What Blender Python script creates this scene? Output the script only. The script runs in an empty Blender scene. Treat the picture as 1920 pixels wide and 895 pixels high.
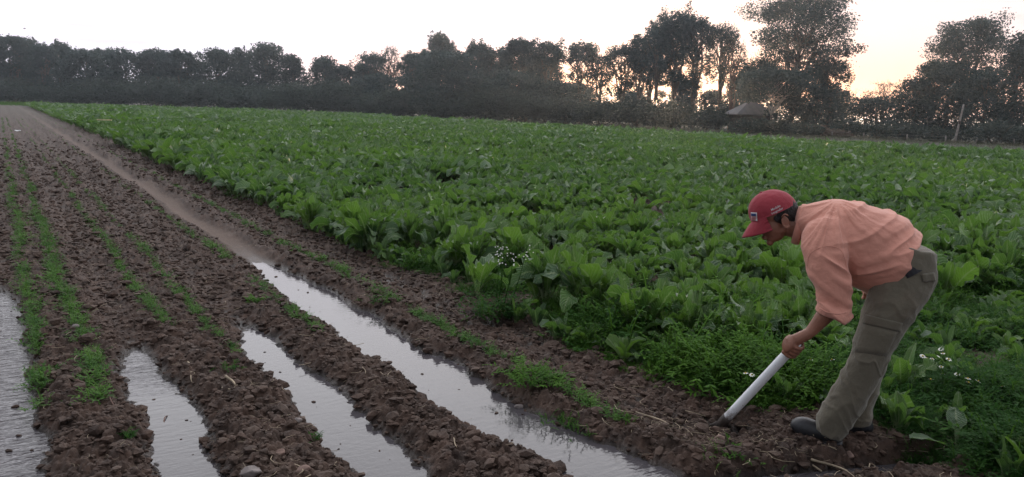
import bpy, bmesh, math, random
import numpy as np
from mathutils import Vector, Matrix

S = bpy.context.scene
COL = S.collection
rng = np.random.default_rng(7)
random.seed(7)

# ------------------------------------------------------------------ camera
F_PX, CAM_H, PW, PH = 1450.0, 1.6, 1920.0, 895.0
PSI, ROLL = math.radians(33.5), math.radians(2.09)      # crop rows run along +Y; the camera looks 33.5 deg to their right
PITCH = math.atan((PH / 2 - 211) / F_PX * math.cos(ROLL))
_h = np.array([math.sin(PSI), math.cos(PSI), 0.0]); _z = np.array([0, 0, 1.0])
CF = _h * math.cos(PITCH) - _z * math.sin(PITCH)
_r0 = np.cross(_h, _z); _u0 = np.cross(_r0, CF)
CR = _r0 * math.cos(ROLL) + _u0 * math.sin(ROLL)
CU = np.cross(CR, CF)
C0 = np.array([0, 0, CAM_H])
cam = bpy.data.cameras.new('camera'); camo = bpy.data.objects.new('camera', cam); COL.objects.link(camo)
camo.matrix_world = Matrix(((CR[0], CU[0], -CF[0], 0), (CR[1], CU[1], -CF[1], 0), (CR[2], CU[2], -CF[2], CAM_H), (0, 0, 0, 1)))
cam.sensor_fit = 'HORIZONTAL'; cam.sensor_width = 36; cam.lens = F_PX / PW * 36
cam.clip_start = 0.05; cam.clip_end = 6000
S.camera = camo

def ray(x, y): return CF + CR * (x - PW / 2) / F_PX - CU * (y - PH / 2) / F_PX
def gnd(x, y, z=0.0):
    d = ray(x, y); return C0 + d * (z - CAM_H) / d[2]
def at_depth(x, y, k): return C0 + ray(x, y) * k
def at_hd(x, y, hd):
    d = ray(x, y); return C0 + d * hd / np.hypot(d[0], d[1])
def proj(P):
    d = np.asarray(P) - C0; k = d @ CF
    return PW / 2 + F_PX * (d @ CR) / k, PH / 2 - F_PX * (d @ CU) / k, k

# ------------------------------------------------------------------ world, sun, exposure
def unit_(v): return tuple(np.asarray(v) / np.linalg.norm(v))
sd = ray(1238, 150); SUN_AZ = math.atan2(sd[0], sd[1]); SUN_EL = math.radians(3.2)
sund = (math.sin(SUN_AZ) * math.cos(SUN_EL), math.cos(SUN_AZ) * math.cos(SUN_EL), math.sin(SUN_EL))
W = bpy.data.worlds.new('World'); S.world = W; W.use_nodes = True
nt = W.node_tree; nt.nodes.clear()
def N(t, nt, **kw):
    n = nt.nodes.new(t)
    for k, v in kw.items(): setattr(n, k, v)
    return n
def L(nt, a, b): nt.links.new(a, b)
def vmath(nt, op, a, b=None, out=0):
    n = N('ShaderNodeVectorMath', nt, operation=op)
    for i, v in enumerate((a, b)):
        if v is None: continue
        if hasattr(v, 'is_linked'): L(nt, v, n.inputs[i])
        else: n.inputs[i].default_value = v
    return n.outputs[out]
def fmath(nt, op, a, b=None, c=None, clamp=False):
    n = N('ShaderNodeMath', nt, operation=op, use_clamp=clamp)
    for i, v in enumerate((a, b, c)):
        if v is None: continue
        if hasattr(v, 'is_linked'): L(nt, v, n.inputs[i])
        else: n.inputs[i].default_value = v
    return n.outputs[0]
def mrange(nt, v, a, b, c=0.0, d=1.0, smooth=True):
    n = N('ShaderNodeMapRange', nt, interpolation_type='SMOOTHSTEP' if smooth else 'LINEAR')
    L(nt, v, n.inputs[0])
    for i, x in enumerate((a, b, c, d)): n.inputs[1 + i].default_value = x
    return n.outputs[0]
def mix(nt, f, a, b):
    n = N('ShaderNodeMix', nt, data_type='RGBA')
    for i, v in ((0, f), (6, a), (7, b)):
        if hasattr(v, 'is_linked'): L(nt, v, n.inputs[i])
        elif i == 0: n.inputs[0].default_value = v
        else: n.inputs[i].default_value = (*v, 1)
    return n.outputs[2]
def noise(nt, vec, scale, detail=3, rough=.55, dist=0):
    n = N('ShaderNodeTexNoise', nt)
    if vec is not None: L(nt, vec, n.inputs['Vector'])
    n.inputs['Scale'].default_value = scale; n.inputs['Detail'].default_value = detail
    n.inputs['Roughness'].default_value = rough; n.inputs['Distortion'].default_value = dist
    return n.outputs[0]
def mapping(nt, vec, scale=(1, 1, 1), rot=(0, 0, 0)):
    n = N('ShaderNodeMapping', nt); L(nt, vec, n.inputs[0])
    n.inputs['Scale'].default_value = scale; n.inputs['Rotation'].default_value = rot
    return n.outputs[0]

sky = N('ShaderNodeTexSky', nt, sky_type='NISHITA', sun_disc=False, sun_elevation=SUN_EL, sun_rotation=SUN_AZ, air_density=1.2, dust_density=3.0)
tc = N('ShaderNodeTexCoord', nt); dirv = vmath(nt, 'NORMALIZE', tc.outputs['Generated'])
sep = N('ShaderNodeSeparateXYZ', nt); L(nt, dirv, sep.inputs[0]); el = sep.outputs[2]
sdot = vmath(nt, 'DOT_PRODUCT', dirv, sund, out=1)
# thin dusk overcast: bright towards the set sun, dim and bluish behind the camera, a warm band low over the horizon
front = mrange(nt, sdot, -0.35, 0.95)
veil = mix(nt, front, (0.54, 0.57, 0.64), (2.5, 2.5, 2.6))
low = mrange(nt, el, 0.015, 0.105, 1.0, 0.0)
near = mrange(nt, sdot, 0.86, 0.995)
warm = fmath(nt, 'MULTIPLY', low, near)
veil2 = mix(nt, warm, veil, (2.1, 1.05, 0.62))
lowc = fmath(nt, 'MULTIPLY', mrange(nt, el, 0.10, 0.40, 1.0, 0.0), near)
veil2 = mix(nt, fmath(nt, 'MULTIPLY', lowc, 0.5), veil2, (1.5, 1.3, 1.35))
d2 = unit_(ray(1680, 110)); side = mrange(nt, vmath(nt, 'DOT_PRODUCT', dirv, d2, out=1), .90, .995)
lowband = mrange(nt, el, .13, .34, 1.0, 0.0)
lowcol = mix(nt, side, (1.28, 1.26, 1.42), (1.16, .99, 1.02)); lowcol = mix(nt, fmath(nt, 'MULTIPLY', side, mrange(nt, el, .02, .13, 1, 0)), lowcol, (1.12, .82, .74)); lowcol = mix(nt, warm, lowcol, (2.5, 1.15, .60))
veil2 = mix(nt, fmath(nt, 'MULTIPLY', lowband, mrange(nt, sdot, .35, .75)), veil2, lowcol)
cn = noise(nt, mapping(nt, dirv, (1.2, 1.2, 9)), 2.3, 5, .55, .4)
cl = fmath(nt, 'MULTIPLY', mrange(nt, cn, 0.5, 0.68), 0.55)
cl = fmath(nt, 'MULTIPLY', cl, mrange(nt, fmath(nt, 'ABSOLUTE', fmath(nt, 'SUBTRACT', el, 0.1)), 0.0, 0.35, 1.0, .25))
veil3 = mix(nt, cl, veil2, (0.90, 0.78, 0.76))
bg1 = N('ShaderNodeBackground', nt); L(nt, sky.outputs[0], bg1.inputs[0]); bg1.inputs[1].default_value = 0.015
bg2 = N('ShaderNodeBackground', nt); L(nt, veil3, bg2.inputs[0]); bg2.inputs[1].default_value = 0.92
ad = N('ShaderNodeAddShader', nt); L(nt, bg1.outputs[0], ad.inputs[0]); L(nt, bg2.outputs[0], ad.inputs[1])
wo = N('ShaderNodeOutputWorld', nt); L(nt, ad.outputs[0], wo.inputs[0])

sl = bpy.data.lights.new('sun', 'SUN'); sl.energy = 2.4; sl.angle = math.radians(2.0); sl.color = (1.0, .72, .45)
so = bpy.data.objects.new('sun', sl); COL.objects.link(so)
so.rotation_euler = Vector(sund).to_track_quat('Z', 'Y').to_euler()
S.view_settings.view_transform = 'Standard'; S.view_settings.look = 'None'
S.view_settings.exposure = 0.0; S.view_settings.gamma = 1.0
S.view_settings.use_curve_mapping = False
cy = S.cycles
cy.use_denoising = True
cy.max_bounces = 5; cy.diffuse_bounces = 3; cy.glossy_bounces = 2; cy.transmission_bounces = 3; cy.volume_bounces = 0; cy.transparent_max_bounces = 8
cy.caustics_reflective = False; cy.caustics_refractive = False; cy.sample_clamp_indirect = 6

# ------------------------------------------------------------------ helpers
def tag(o, label=None, cat=None, group=None, kind=None):
    if label: o['label'] = label
    if cat: o['category'] = cat
    if group: o['group'] = group
    if kind: o['kind'] = kind
    return o
def empty(name, loc=(0, 0, 0), rz=0.0):
    o = bpy.data.objects.new(name, None); COL.objects.link(o); o.location = tuple(loc); o.rotation_euler = (0, 0, rz)
    o.empty_display_size = .1
    return o
def mesh_data(name, V, faces, mats, smooth=True, uv=None, mi=None, attrs=None):
    """faces: int array (n,k) or list of such arrays (tris and quads mixed)"""
    fl = faces if isinstance(faces, list) else [faces]
    fl = [np.asarray(f, dtype=np.int32) for f in fl if len(f)]
    me = bpy.data.meshes.new(name); V = np.asarray(V, dtype=np.float32)
    me.vertices.add(len(V)); me.vertices.foreach_set('co', V.ravel())
    nl = sum(f.size for f in fl); nf = sum(len(f) for f in fl)
    me.loops.add(nl); me.polygons.add(nf)
    li = np.concatenate([f.ravel() for f in fl]); me.loops.foreach_set('vertex_index', li)
    cnt = np.concatenate([np.full(len(f), f.shape[1]) for f in fl])
    st = np.concatenate([[0], np.cumsum(cnt)[:-1]]).astype(np.int32)
    me.polygons.foreach_set('loop_start', st); me.polygons.foreach_set('loop_total', cnt.astype(np.int32))
    me.polygons.foreach_set('use_smooth', np.full(nf, smooth))
    if mi is not None: me.polygons.foreach_set('material_index', np.asarray(mi, dtype=np.int32))
    if uv is not None:
        u = me.uv_layers.new(name='uv'); u.data.foreach_set('uv', np.asarray(uv, dtype=np.float32)[li].ravel())
    if attrs:
        for k, v in attrs.items():
            a = me.attributes.new(k, 'FLOAT', 'POINT'); a.data.foreach_set('value', np.asarray(v, dtype=np.float32))
    me.update(calc_edges=True)
    for m in (mats if isinstance(mats, (list, tuple)) else [mats]): me.materials.append(m)
    return me
def obj(name, me, parent=None, loc=None):
    o = bpy.data.objects.new(name, me); COL.objects.link(o)
    if loc is not None: o.location = tuple(loc)
    if parent is not None: o.parent = parent
    return o
class MB:
    """collects pieces of one mesh"""
    def __init__(s): s.V = []; s.F = {}; s.n = 0; s.U = []; s.A = []
    def add(s, V, F, uv=None, a=0.0):
        V = np.asarray(V, float)
        for f in (F if isinstance(F, list) else [F]):
            f = np.asarray(f)
            if len(f): s.F.setdefault(f.shape[1], []).append(f + s.n)
        s.V.append(V); s.U.append(np.zeros((len(V), 2)) if uv is None else uv)
        s.A.append(np.full(len(V), a) if np.isscalar(a) else a); s.n += len(V); return s
    def data(s, name, mats, smooth=True):
        return mesh_data(name, np.concatenate(s.V), [np.concatenate(f) for f in s.F.values()], mats, smooth, np.concatenate(s.U), attrs={'tint': np.concatenate(s.A)})
    def build(s, name, mats, parent=None, smooth=True, loc=None): return obj(name, s.data(name, mats, smooth), parent, loc)
def unit(v): v = np.asarray(v, float); return v / (np.linalg.norm(v) + 1e-12)
def catmull(P, n):
    P = np.asarray(P, float); m = len(P)
    if m == 2: t = np.linspace(0, 1, n)[:, None]; return P[0] * (1 - t) + P[1] * t
    Q = np.vstack([2 * P[0] - P[1], P, 2 * P[-1] - P[-2]]); s = np.linspace(0, m - 1 - 1e-9, n); i = s.astype(int); t = (s - i)[:, None]
    a, b, c, d = Q[i], Q[i + 1], Q[i + 2], Q[i + 3]
    return .5 * ((2 * b) + (-a + c) * t + (2 * a - 5 * b + 4 * c - d) * t ** 2 + (-a + 3 * b - 3 * c + d) * t ** 3)
def tube(P, ra, rb=None, ref=(0, 0, 1), seg=10, n=None, cap=True):
    """closed loft; ra radius across (perpendicular to ref), rb along ref"""
    P = np.asarray(P, float); ra = np.broadcast_to(ra, (len(P),)).astype(float)
    rb = ra if rb is None else np.broadcast_to(rb, (len(P),)).astype(float)
    if n:
        D = catmull(np.column_stack([P, ra, rb]), n); P, ra, rb = D[:, :3], np.maximum(D[:, 3], 1e-4), np.maximum(D[:, 4], 1e-4)
    T = np.gradient(P, axis=0); T /= np.linalg.norm(T, axis=1, keepdims=True) + 1e-12
    ref = np.broadcast_to(unit(ref), T.shape); A = np.cross(T, ref); A /= np.linalg.norm(A, axis=1, keepdims=True) + 1e-9
    B = np.cross(A, T)
    th = np.linspace(0, 2 * np.pi, seg, endpoint=False)
    V = P[:, None] + A[:, None] * (ra[:, None] * np.cos(th))[..., None] + B[:, None] * (rb[:, None] * np.sin(th))[..., None]
    k = len(P); V = V.reshape(-1, 3); i = np.arange(k - 1)[:, None] * seg; j = np.arange(seg)[None]; j2 = (j + 1) % seg
    Fq = np.stack([i + j, i + j2, i + seg + j2, i + seg + j], -1).reshape(-1, 4); Fl = [Fq]
    if cap:
        V = np.vstack([V, P[0], P[-1]]); a = k * seg; jj = np.arange(seg)
        Fl.append(np.stack([np.full(seg, a), (jj + 1) % seg, jj], -1))
        Fl.append(np.stack([np.full(seg, a + 1), (k - 1) * seg + jj, (k - 1) * seg + (jj + 1) % seg], -1))
    return V, Fl
def ellipsoid(c, ax, nu=20, nv=12):
    """ax: three axis vectors with length"""
    th = np.linspace(0, 2 * np.pi, nu, endpoint=False); ph = np.linspace(0, np.pi, nv + 1)[1:-1]
    d = np.stack([np.sin(ph)[:, None] * np.cos(th), np.sin(ph)[:, None] * np.sin(th), np.cos(ph)[:, None] * np.ones(nu)], -1).reshape(-1, 3)
    d = np.vstack([d, [0, 0, 1], [0, 0, -1]]); V = np.asarray(c) + d @ np.asarray(ax, float)
    i = np.arange(nv - 2)[:, None] * nu; j = np.arange(nu)[None]; j2 = (j + 1) % nu
    Fq = np.stack([i + j, i + nu + j, i + nu + j2, i + j2], -1).reshape(-1, 4); a = (nv - 1) * nu; jj = np.arange(nu)
    return V, [Fq, np.stack([np.full(nu, a), jj, (jj + 1) % nu], -1), np.stack([np.full(nu, a + 1), (nv - 2) * nu + (jj + 1) % nu, (nv - 2) * nu + jj], -1)]
def box(c, s, R=None):
    s = np.asarray(s) / 2; V = np.array([[x, y, z] for x in (-1, 1) for y in (-1, 1) for z in (-1, 1)]) * s
    if R is not None: V = V @ np.asarray(R).T
    return V + np.asarray(c), np.array([[0, 1, 3, 2], [4, 6, 7, 5], [0, 4, 5, 1], [2, 3, 7, 6], [0, 2, 6, 4], [1, 5, 7, 3]])
def _hash(i, j, k=0):
    n = (i.astype(np.int64) * 374761393 + j.astype(np.int64) * 668265263 + k * 1274126177) & 0x7fffffff
    n = ((n ^ (n >> 13)) * 1103515245 + 12345) & 0x7fffffff
    n = ((n ^ (n >> 16)) * 1597334677) & 0x7fffffff
    return ((n >> 4) & 0xffffff) / float(0x1000000)
def vnoise(x, y, k=0):
    i, j = np.floor(x), np.floor(y); u, v = x - i, y - j; u = u * u * u * (u * (u * 6 - 15) + 10); v = v * v * v * (v * (v * 6 - 15) + 10)
    return (_hash(i, j, k) * (1 - u) + _hash(i + 1, j, k) * u) * (1 - v) + (_hash(i, j + 1, k) * (1 - u) + _hash(i + 1, j + 1, k) * u) * v
def fbm(x, y, o=4, k=0):
    s = 0; a = .5; t = 0
    for q in range(o): s = s + a * vnoise(x, y, k + q); t += a; a *= .5; x = x * 2.03 + 5.1; y = y * 2.03 + 1.7
    return s / t
def clodn(x, y, cell, k=0):
    """rounded random lumps, height 0..1"""
    x, y = x / cell, y / cell; i, j = np.floor(x), np.floor(y); best = np.zeros_like(x)
    for a in (-1, 0, 1):
        for b in (-1, 0, 1):
            ci, cj = i + a, j + b; px = ci + _hash(ci, cj, k); py = cj + _hash(ci, cj, k + 1); R = .35 + .5 * _hash(ci, cj, k + 2); ang = _hash(ci, cj, k + 3) * 3.1
            dx, dy = x - px, y - py; ca, sa = np.cos(ang), np.sin(ang); e = (dx * ca + dy * sa) ** 2 + ((dy * ca - dx * sa) * 1.5) ** 2
            best = np.maximum(best, np.sqrt(np.maximum(0, 1 - e / (R * R))) * (R + .15))
    return best
def sst(a, b, x): t = np.clip((x - a) / (b - a), 0, 1); return t * t * (3 - 2 * t)
def stamp(vs, idx, loc, rz, sc, tint=None, tilt=None):
    """many transformed copies of base meshes baked into one MB; vs: list of (V, F(list), uv)"""
    mb = MB()
    for v in range(len(vs)):
        m = idx == v
        if not m.any(): continue
        V, Fs, uv = vs[v]; n = m.sum(); c, s = np.cos(rz[m]), np.sin(rz[m]); q = sc[m] if np.ndim(sc) else np.full(n, sc)
        X = V[None] * q[:, None, None]
        if tilt is not None:
            X = X.copy(); X[..., 0] += X[..., 2] * tilt[m, 0][:, None]; X[..., 1] += X[..., 2] * tilt[m, 1][:, None]
        Y = np.stack([X[..., 0] * c[:, None] - X[..., 1] * s[:, None], X[..., 0] * s[:, None] + X[..., 1] * c[:, None], X[..., 2]], -1) + loc[m][:, None]
        nv = len(V); off = (np.arange(n) * nv)[:, None, None]
        FF = [(np.asarray(f)[None] + off).reshape(-1, np.asarray(f).shape[1]) for f in (Fs if isinstance(Fs, list) else [Fs])]
        tt = np.zeros(n) if tint is None else tint[m]
        mb.add(Y.reshape(-1, 3), FF, np.tile(uv, (n, 1)), np.repeat(tt, nv))
    return mb

# ------------------------------------------------------------------ materials
def mat(name):
    m = bpy.data.materials.new(name); m.use_nodes = True; t = m.node_tree; b = t.nodes['Principled BSDF']; return m, t, b
def simple(name, col, rough=.7, spec=.4, var=.25, scale=8, bump=0.0, bscale=60):
    m, t, b = mat(name); g = N('ShaderNodeTexCoord', t)
    n = noise(t, g.outputs['Object'], scale, 4)
    c = mix(t, mrange(t, n, .3, .7), tuple(x * (1 - var) for x in col), tuple(min(1, x * (1 + var)) for x in col))
    L(t, c, b.inputs['Base Color']); b.inputs['Roughness'].default_value = rough; b.inputs['Specular IOR Level'].default_value = spec
    if bump:
        bp = N('ShaderNodeBump', t); bp.inputs['Strength'].default_value = bump; bp.inputs['Distance'].default_value = .01
        L(t, noise(t, g.outputs['Object'], bscale, 4), bp.inputs['Height']); L(t, bp.outputs[0], b.inputs['Normal'])
    return m
def attr(t, name): n = N('ShaderNodeAttribute', t); n.attribute_name = name; return n.outputs['Fac']

def leafmat(name, a, b_, pale=None, rough=.42, trans=.25, veins=False, spec=.45):
    m, t, b = mat(name)
    oi = N('ShaderNodeObjectInfo', t); tint = fmath(t, 'ADD', attr(t, 'tint'), fmath(t, 'MULTIPLY', oi.outputs['Random'], .45), clamp=True)
    g = N('ShaderNodeNewGeometry', t); nz = noise(t, g.outputs['Position'], 6, 3)
    f = fmath(t, 'ADD', tint, fmath(t, 'MULTIPLY', fmath(t, 'SUBTRACT', nz, .5), 1.1), clamp=True)
    c = mix(t, f, a, b_)
    if pale: c = mix(t, fmath(t, 'MULTIPLY', g.outputs['Backfacing'], .45), c, (.10, .17, .085))
    if pale:
        uv = N('ShaderNodeUVMap', t); uv.uv_map = 'uv'; s = N('ShaderNodeSeparateXYZ', t); L(t, uv.outputs[0], s.inputs[0])
        du = fmath(t, 'ABSOLUTE', fmath(t, 'SUBTRACT', s.outputs[0], .5))
        rib_lit_edge = fmath(t, 'MULTIPLY', mrange(t, du, .02, .075, 1, 0), .8)
        rib_lit_edge = fmath(t, 'MAXIMUM', rib_lit_edge, mrange(t, s.outputs[1], .0, .05, 1, 0))
        rib_lit_edge = fmath(t, 'MAXIMUM', rib_lit_edge, fmath(t, 'MULTIPLY', mrange(t, du, .45, .5), .55))  # light caught along the leaf margin, painted in as a pale edge
        c = mix(t, rib_lit_edge, c, pale)
        if veins:
            w = fmath(t, 'SINE', fmath(t, 'SUBTRACT', fmath(t, 'MULTIPLY', s.outputs[1], 75), fmath(t, 'MULTIPLY', du, 38)))
            vv = fmath(t, 'MULTIPLY', mrange(t, w, .75, 1.0), .35); c = mix(t, vv, c, pale)
            bl = noise(t, mapping(t, uv.outputs[0], (7, 16, 1)), 1.0, 3)
            hh = fmath(t, 'ADD', fmath(t, 'MULTIPLY', w, -.3), bl)
            bp = N('ShaderNodeBump', t); bp.inputs['Strength'].default_value = .8; bp.inputs['Distance'].default_value = .012
            L(t, hh, bp.inputs['Height']); L(t, bp.outputs[0], b.inputs['Normal'])
    L(t, c, b.inputs['Base Color']); b.inputs['Roughness'].default_value = rough; b.inputs['Specular IOR Level'].default_value = spec
    tr = N('ShaderNodeBsdfTranslucent', t); L(t, mix(t, .5, c, tuple(min(1, 1.6 * x) for x in b_)), tr.inputs[0])
    ms = N('ShaderNodeMixShader', t); ms.inputs[0].default_value = trans; L(t, b.outputs[0], ms.inputs[1]); L(t, tr.outputs[0], ms.inputs[2])
    L(t, ms.outputs[0], t.nodes['Material Output'].inputs[0]); return m

M_chard = leafmat('chard_leaf', (.022, .082, .032), (.14, .28, .032), (.26, .34, .17), .40, .28, True, spec=.45)
M_weed = leafmat('weed_green', (.019, .066, .011), (.10, .215, .025), None, .8, .28, spec=.12)
M_seed = leafmat('seedling_green', (.035, .105, .018), (.11, .23, .032), None, .7, .3, spec=.2)
M_flower = simple('petal_white', (.75, .75, .70), .7)
M_bark = simple('bark', (.13, .105, .085), .9, .2, .35, 3, .6, 25)
M_palebark = simple('pale_bark', (.36, .32, .28), .85, .2, .3, 2, .4, 25)
M_twig = simple('twig_bark', (.16, .10, .085), .9, .2)
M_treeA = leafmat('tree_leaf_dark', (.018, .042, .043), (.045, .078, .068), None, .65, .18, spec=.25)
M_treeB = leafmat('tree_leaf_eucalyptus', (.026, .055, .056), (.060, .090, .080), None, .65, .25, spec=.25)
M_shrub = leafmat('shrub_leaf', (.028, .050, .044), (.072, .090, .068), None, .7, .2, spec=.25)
M_dry = simple('dry_brush', (.17, .135, .11), .9, .2)
M_straw = simple('dry_straw', (.30, .24, .17), .8, .3, .4, 5)
M_wood = simple('weathered_wood', (.24, .22, .20), .85, .3, .3, 6, .4, 40)

# soil: dry crumbs, damp dark mud close to the water level, pale trodden strip, grass-grown far verge
m, t, b = mat('soil'); M_soil = m
g = N('ShaderNodeNewGeometry', t); P = g.outputs['Position']; sp = N('ShaderNodeSeparateXYZ', t); L(t, P, sp.inputs[0])
n1 = noise(t, P, 9, 6, .65); n2 = noise(t, P, 1.3, 4); n3 = noise(t, P, 70, 3, .6)
c = mix(t, mrange(t, n1, .32, .68), (.031, .018, .013), (.082, .048, .034))
c = mix(t, fmath(t, 'MULTIPLY', mrange(t, n2, .45, .7), .45), c, (.092, .060, .045))
c = mix(t, fmath(t, 'MULTIPLY', mrange(t, n3, .55, .75), .35), c, (.13, .095, .075))
c = mix(t, attr(t, 'tint'), c, (.135, .095, .075))
c = mix(t, fmath(t, 'MULTIPLY', attr(t, 'path'), .7), c, (.125, .083, .062))
c = mix(t, fmath(t, 'MULTIPLY', attr(t, 'verge'), mrange(t, n2, .3, .6, .6, 1)), c, (.050, .052, .034))
wet = fmath(t, 'MULTIPLY', mrange(t, fmath(t, 'ADD', sp.outputs[2], fmath(t, 'MULTIPLY', n1, .02)), .012, .055, 1, 0), attr(t, 'wet'))
dk = N('ShaderNodeVectorMath', t, operation='SCALE'); L(t, c, dk.inputs[0]); L(t, mrange(t, wet, 0, 1, 1, .36, False), dk.inputs['Scale'])
L(t, dk.outputs[0], b.inputs['Base Color']); L(t, mrange(t, wet, 0, 1, .85, .32, False), b.inputs['Roughness'])
b.inputs['Specular IOR Level'].default_value = .4
bp = N('ShaderNodeBump', t); bp.inputs['Strength'].default_value = .9; bp.inputs['Distance'].default_value = .012
L(t, noise(t, P, 45, 6, .7), bp.inputs['Height']); L(t, bp.outputs[0], b.inputs['Normal'])

m, t, b = mat('muddy_water'); M_water = m
g = N('ShaderNodeNewGeometry', t); P = g.outputs['Position']
b.inputs['Base Color'].default_value = (.070, .064, .070, 1); b.inputs['Roughness'].default_value = .05; b.inputs['IOR'].default_value = 1.33
b.inputs['Specular IOR Level'].default_value = .62
rip = noise(t, mapping(t, P, (7, 30, 1), (0, 0, .35)), 1, 3, .5, .3); sw = noise(t, P, 5, 2)
hh = fmath(t, 'ADD', fmath(t, 'MULTIPLY', rip, attr(t, 'ripple')), fmath(t, 'MULTIPLY', noise(t, P, 26, 2), .05))
bp = N('ShaderNodeBump', t); bp.inputs['Strength'].default_value = .8; bp.inputs['Distance'].default_value = .025
L(t, hh, bp.inputs['Height']); L(t, bp.outputs[0], b.inputs['Normal'])

# ------------------------------------------------------------------ ground
FC = np.array([-0.12 + .745 * k for k in range(-8, 4)])             # furrow centres
FHW = {8: .19, 9: .065, 10: .10, 11: .185}                          # half width of the watered ones (index into FC)
def path_x(Y): return 2.115 + .05 * np.sin(Y * .9 + 1) + .03 * np.sin(Y * 2.1)
FIELD_X0, FIELD_X1, FIELD_Y1 = 3.2, 46.5, 124.0
def ground(X, Y, fine=True, full=False):
    X = np.asarray(X, float); Y = np.asarray(Y, float)
    wig = (fbm(X * 0 + .3, Y * 1.7, 3, 40) - .5) * .13
    k = np.clip(np.round((X + .12) / .745), -8, 3).astype(int) + 8
    c = FC[k] + wig * .7
    hw = np.full(X.shape, .07); front = np.full(X.shape, 2.0)
    for i, (h_, fy) in {8: (.135, 7.4), 9: (.066, 5.35), 10: (.088, 5.6), 11: (.160, 7.75)}.items():
        hw = np.where(k == i, h_, hw); front = np.where(k == i, fy, front)
    hw = hw + (fbm(X * 3, Y * 3.3, 4, 55) - .5) * .13
    # the main channel widens and bends to the right near the headland
    bend = np.where(k == 11, sst(3.3, 2.2, Y) * .16, 0.); c = c + bend
    taper = sst(1.2, 0, Y - front + 1.2)
    hw = hw * np.where(k >= 8, .45 + .55 * taper, 1)
    bedH = .080 - .012 * sst(2.6, 3.3, X)
    bot = -.035 + sst(-.5, .45, Y - front) * np.where(k == 11, .052, .075)
    tt = np.abs(X - c); s = sst(hw - .04, hw + .17, tt)
    h = bot + (bedH - bot) * s
    h = np.where(X > 2.62, bedH * (1 - sst(2.62, 2.84, X) * .55 + sst(2.95, 3.2, X) * .35), h)
    # headland ridge the man stands on, and the trickle running out below it
    hd = sst(2.75, 2.2, Y) * sst(2.55, 2.95, X); h = h + hd * .045
    hl = sst(2.45, 2.1, Y) * sst(1.2, 2.0, X) * (1 - sst(2.55, 2.8, X)); 
    tr = np.abs((Y - 2.05) + .32 * (X - 2.75)); trick = sst(.13, .05, tr) * sst(2.2, 2.5, X) * sst(4.2, 3.4, X); h = h - trick * .105
    hole = np.exp(-(((X - 3.11) ** 2 + (Y - 2.52) ** 2) / .018)); h = h - hole * .07
    field = sst(FIELD_X0 - .1, FIELD_X0 + .3, X)
    far = sst(9, 60, np.hypot(X, Y))
    amp = np.where(X > 3.3, .5, 1.0)
    pth = sst(.16, .06, np.abs(X - path_x(Y))) * sst(7.2, 8.2, Y) * (X < 3)
    big = (fbm(X * 2.2, Y * 1.4, 3, 3) - .5) * .05
    h = h + big * (1 - pth) * amp * s_or(s, X)
    if fine:
        rough = (1 - .72 * pth) * np.where(s_or(s, X) > .02, .45 + .55 * s_or(s, X), .4) * amp * (1 + .8 * sst(8, 25, np.hypot(X, Y)) - 1.2 * sst(30, 90, np.hypot(X, Y)))
        lump = clodn(X, Y, .11, 11) * .030 + clodn(X + 7, Y, .05, 21) * .024 + clodn(X, Y + 3, .026, 31) * .015 - .028 + (clodn(X + 3, Y, .21, 61) - .35) * .055 * sst(7, 18, np.hypot(X, Y))
        h = h + lump * rough + (fbm(X * 28, Y * 28, 3, 70) - .5) * .018 * (1 - pth * .8)
    if full:
        verge = np.clip(sst(FIELD_X1 - 2, FIELD_X1 + 1, X) + sst(FIELD_Y1 - 3, FIELD_Y1 + 3, Y) + .35 * sst(25, 90, Y), 0, 1)
        return h, pth, verge, sst(9.5, 7.0, Y) * sst(3.6, 3.2, X)
    return h
def s_or(s, X): return np.where(X > 2.62, 1.0, s)

ang_f = np.arange(-38.5, 38.51, .072); ang_c = np.arange(41, 322, 3.0)
ang = np.radians(np.concatenate([ang_f, ang_c])) + PSI
rr = [.25, .6, 1.0, 1.4, 1.7]; r = 1.95
while r < 4000:
    rr.append(r); r += max(.0085, min(r * r / 1150, r * .12)) if r > 6 else (.0085 + max(0, r - 4.2) * .008)
rr = np.array(rr); NA, NR = len(ang), len(rr)
A_, R_ = np.meshgrid(ang, rr, indexing='ij'); X = (R_ * np.sin(A_)).ravel(); Y = (R_ * np.cos(A_)).ravel()
Z, pth, verge, wet = ground(X, Y, True, True)
i = np.arange(NA)[:, None] * NR; i2 = ((np.arange(NA) + 1) % NA)[:, None] * NR; j = np.arange(NR - 1)[None]
Fq = np.stack([i + j, i + j + 1, i2 + j + 1, i2 + j], -1).reshape(-1, 4)
V = np.column_stack([X, Y, Z]); V = np.vstack([V, [0, 0, .05]]); a = len(V) - 1
Ft = np.stack([np.full(NA, a), np.arange(NA) * NR, ((np.arange(NA) + 1) % NA) * NR], -1)
Fq = Fq[:, ::-1]; Ft = Ft[:, ::-1]
z1 = lambda q: np.append(q, 0)
g_o = obj('ground', mesh_data('ground', V, [Fq, Ft], M_soil, True, attrs={'path': z1(pth), 'verge': z1(verge), 'wet': z1(wet)}))
tag(g_o, kind='structure')
print('ground verts', len(V))

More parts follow.
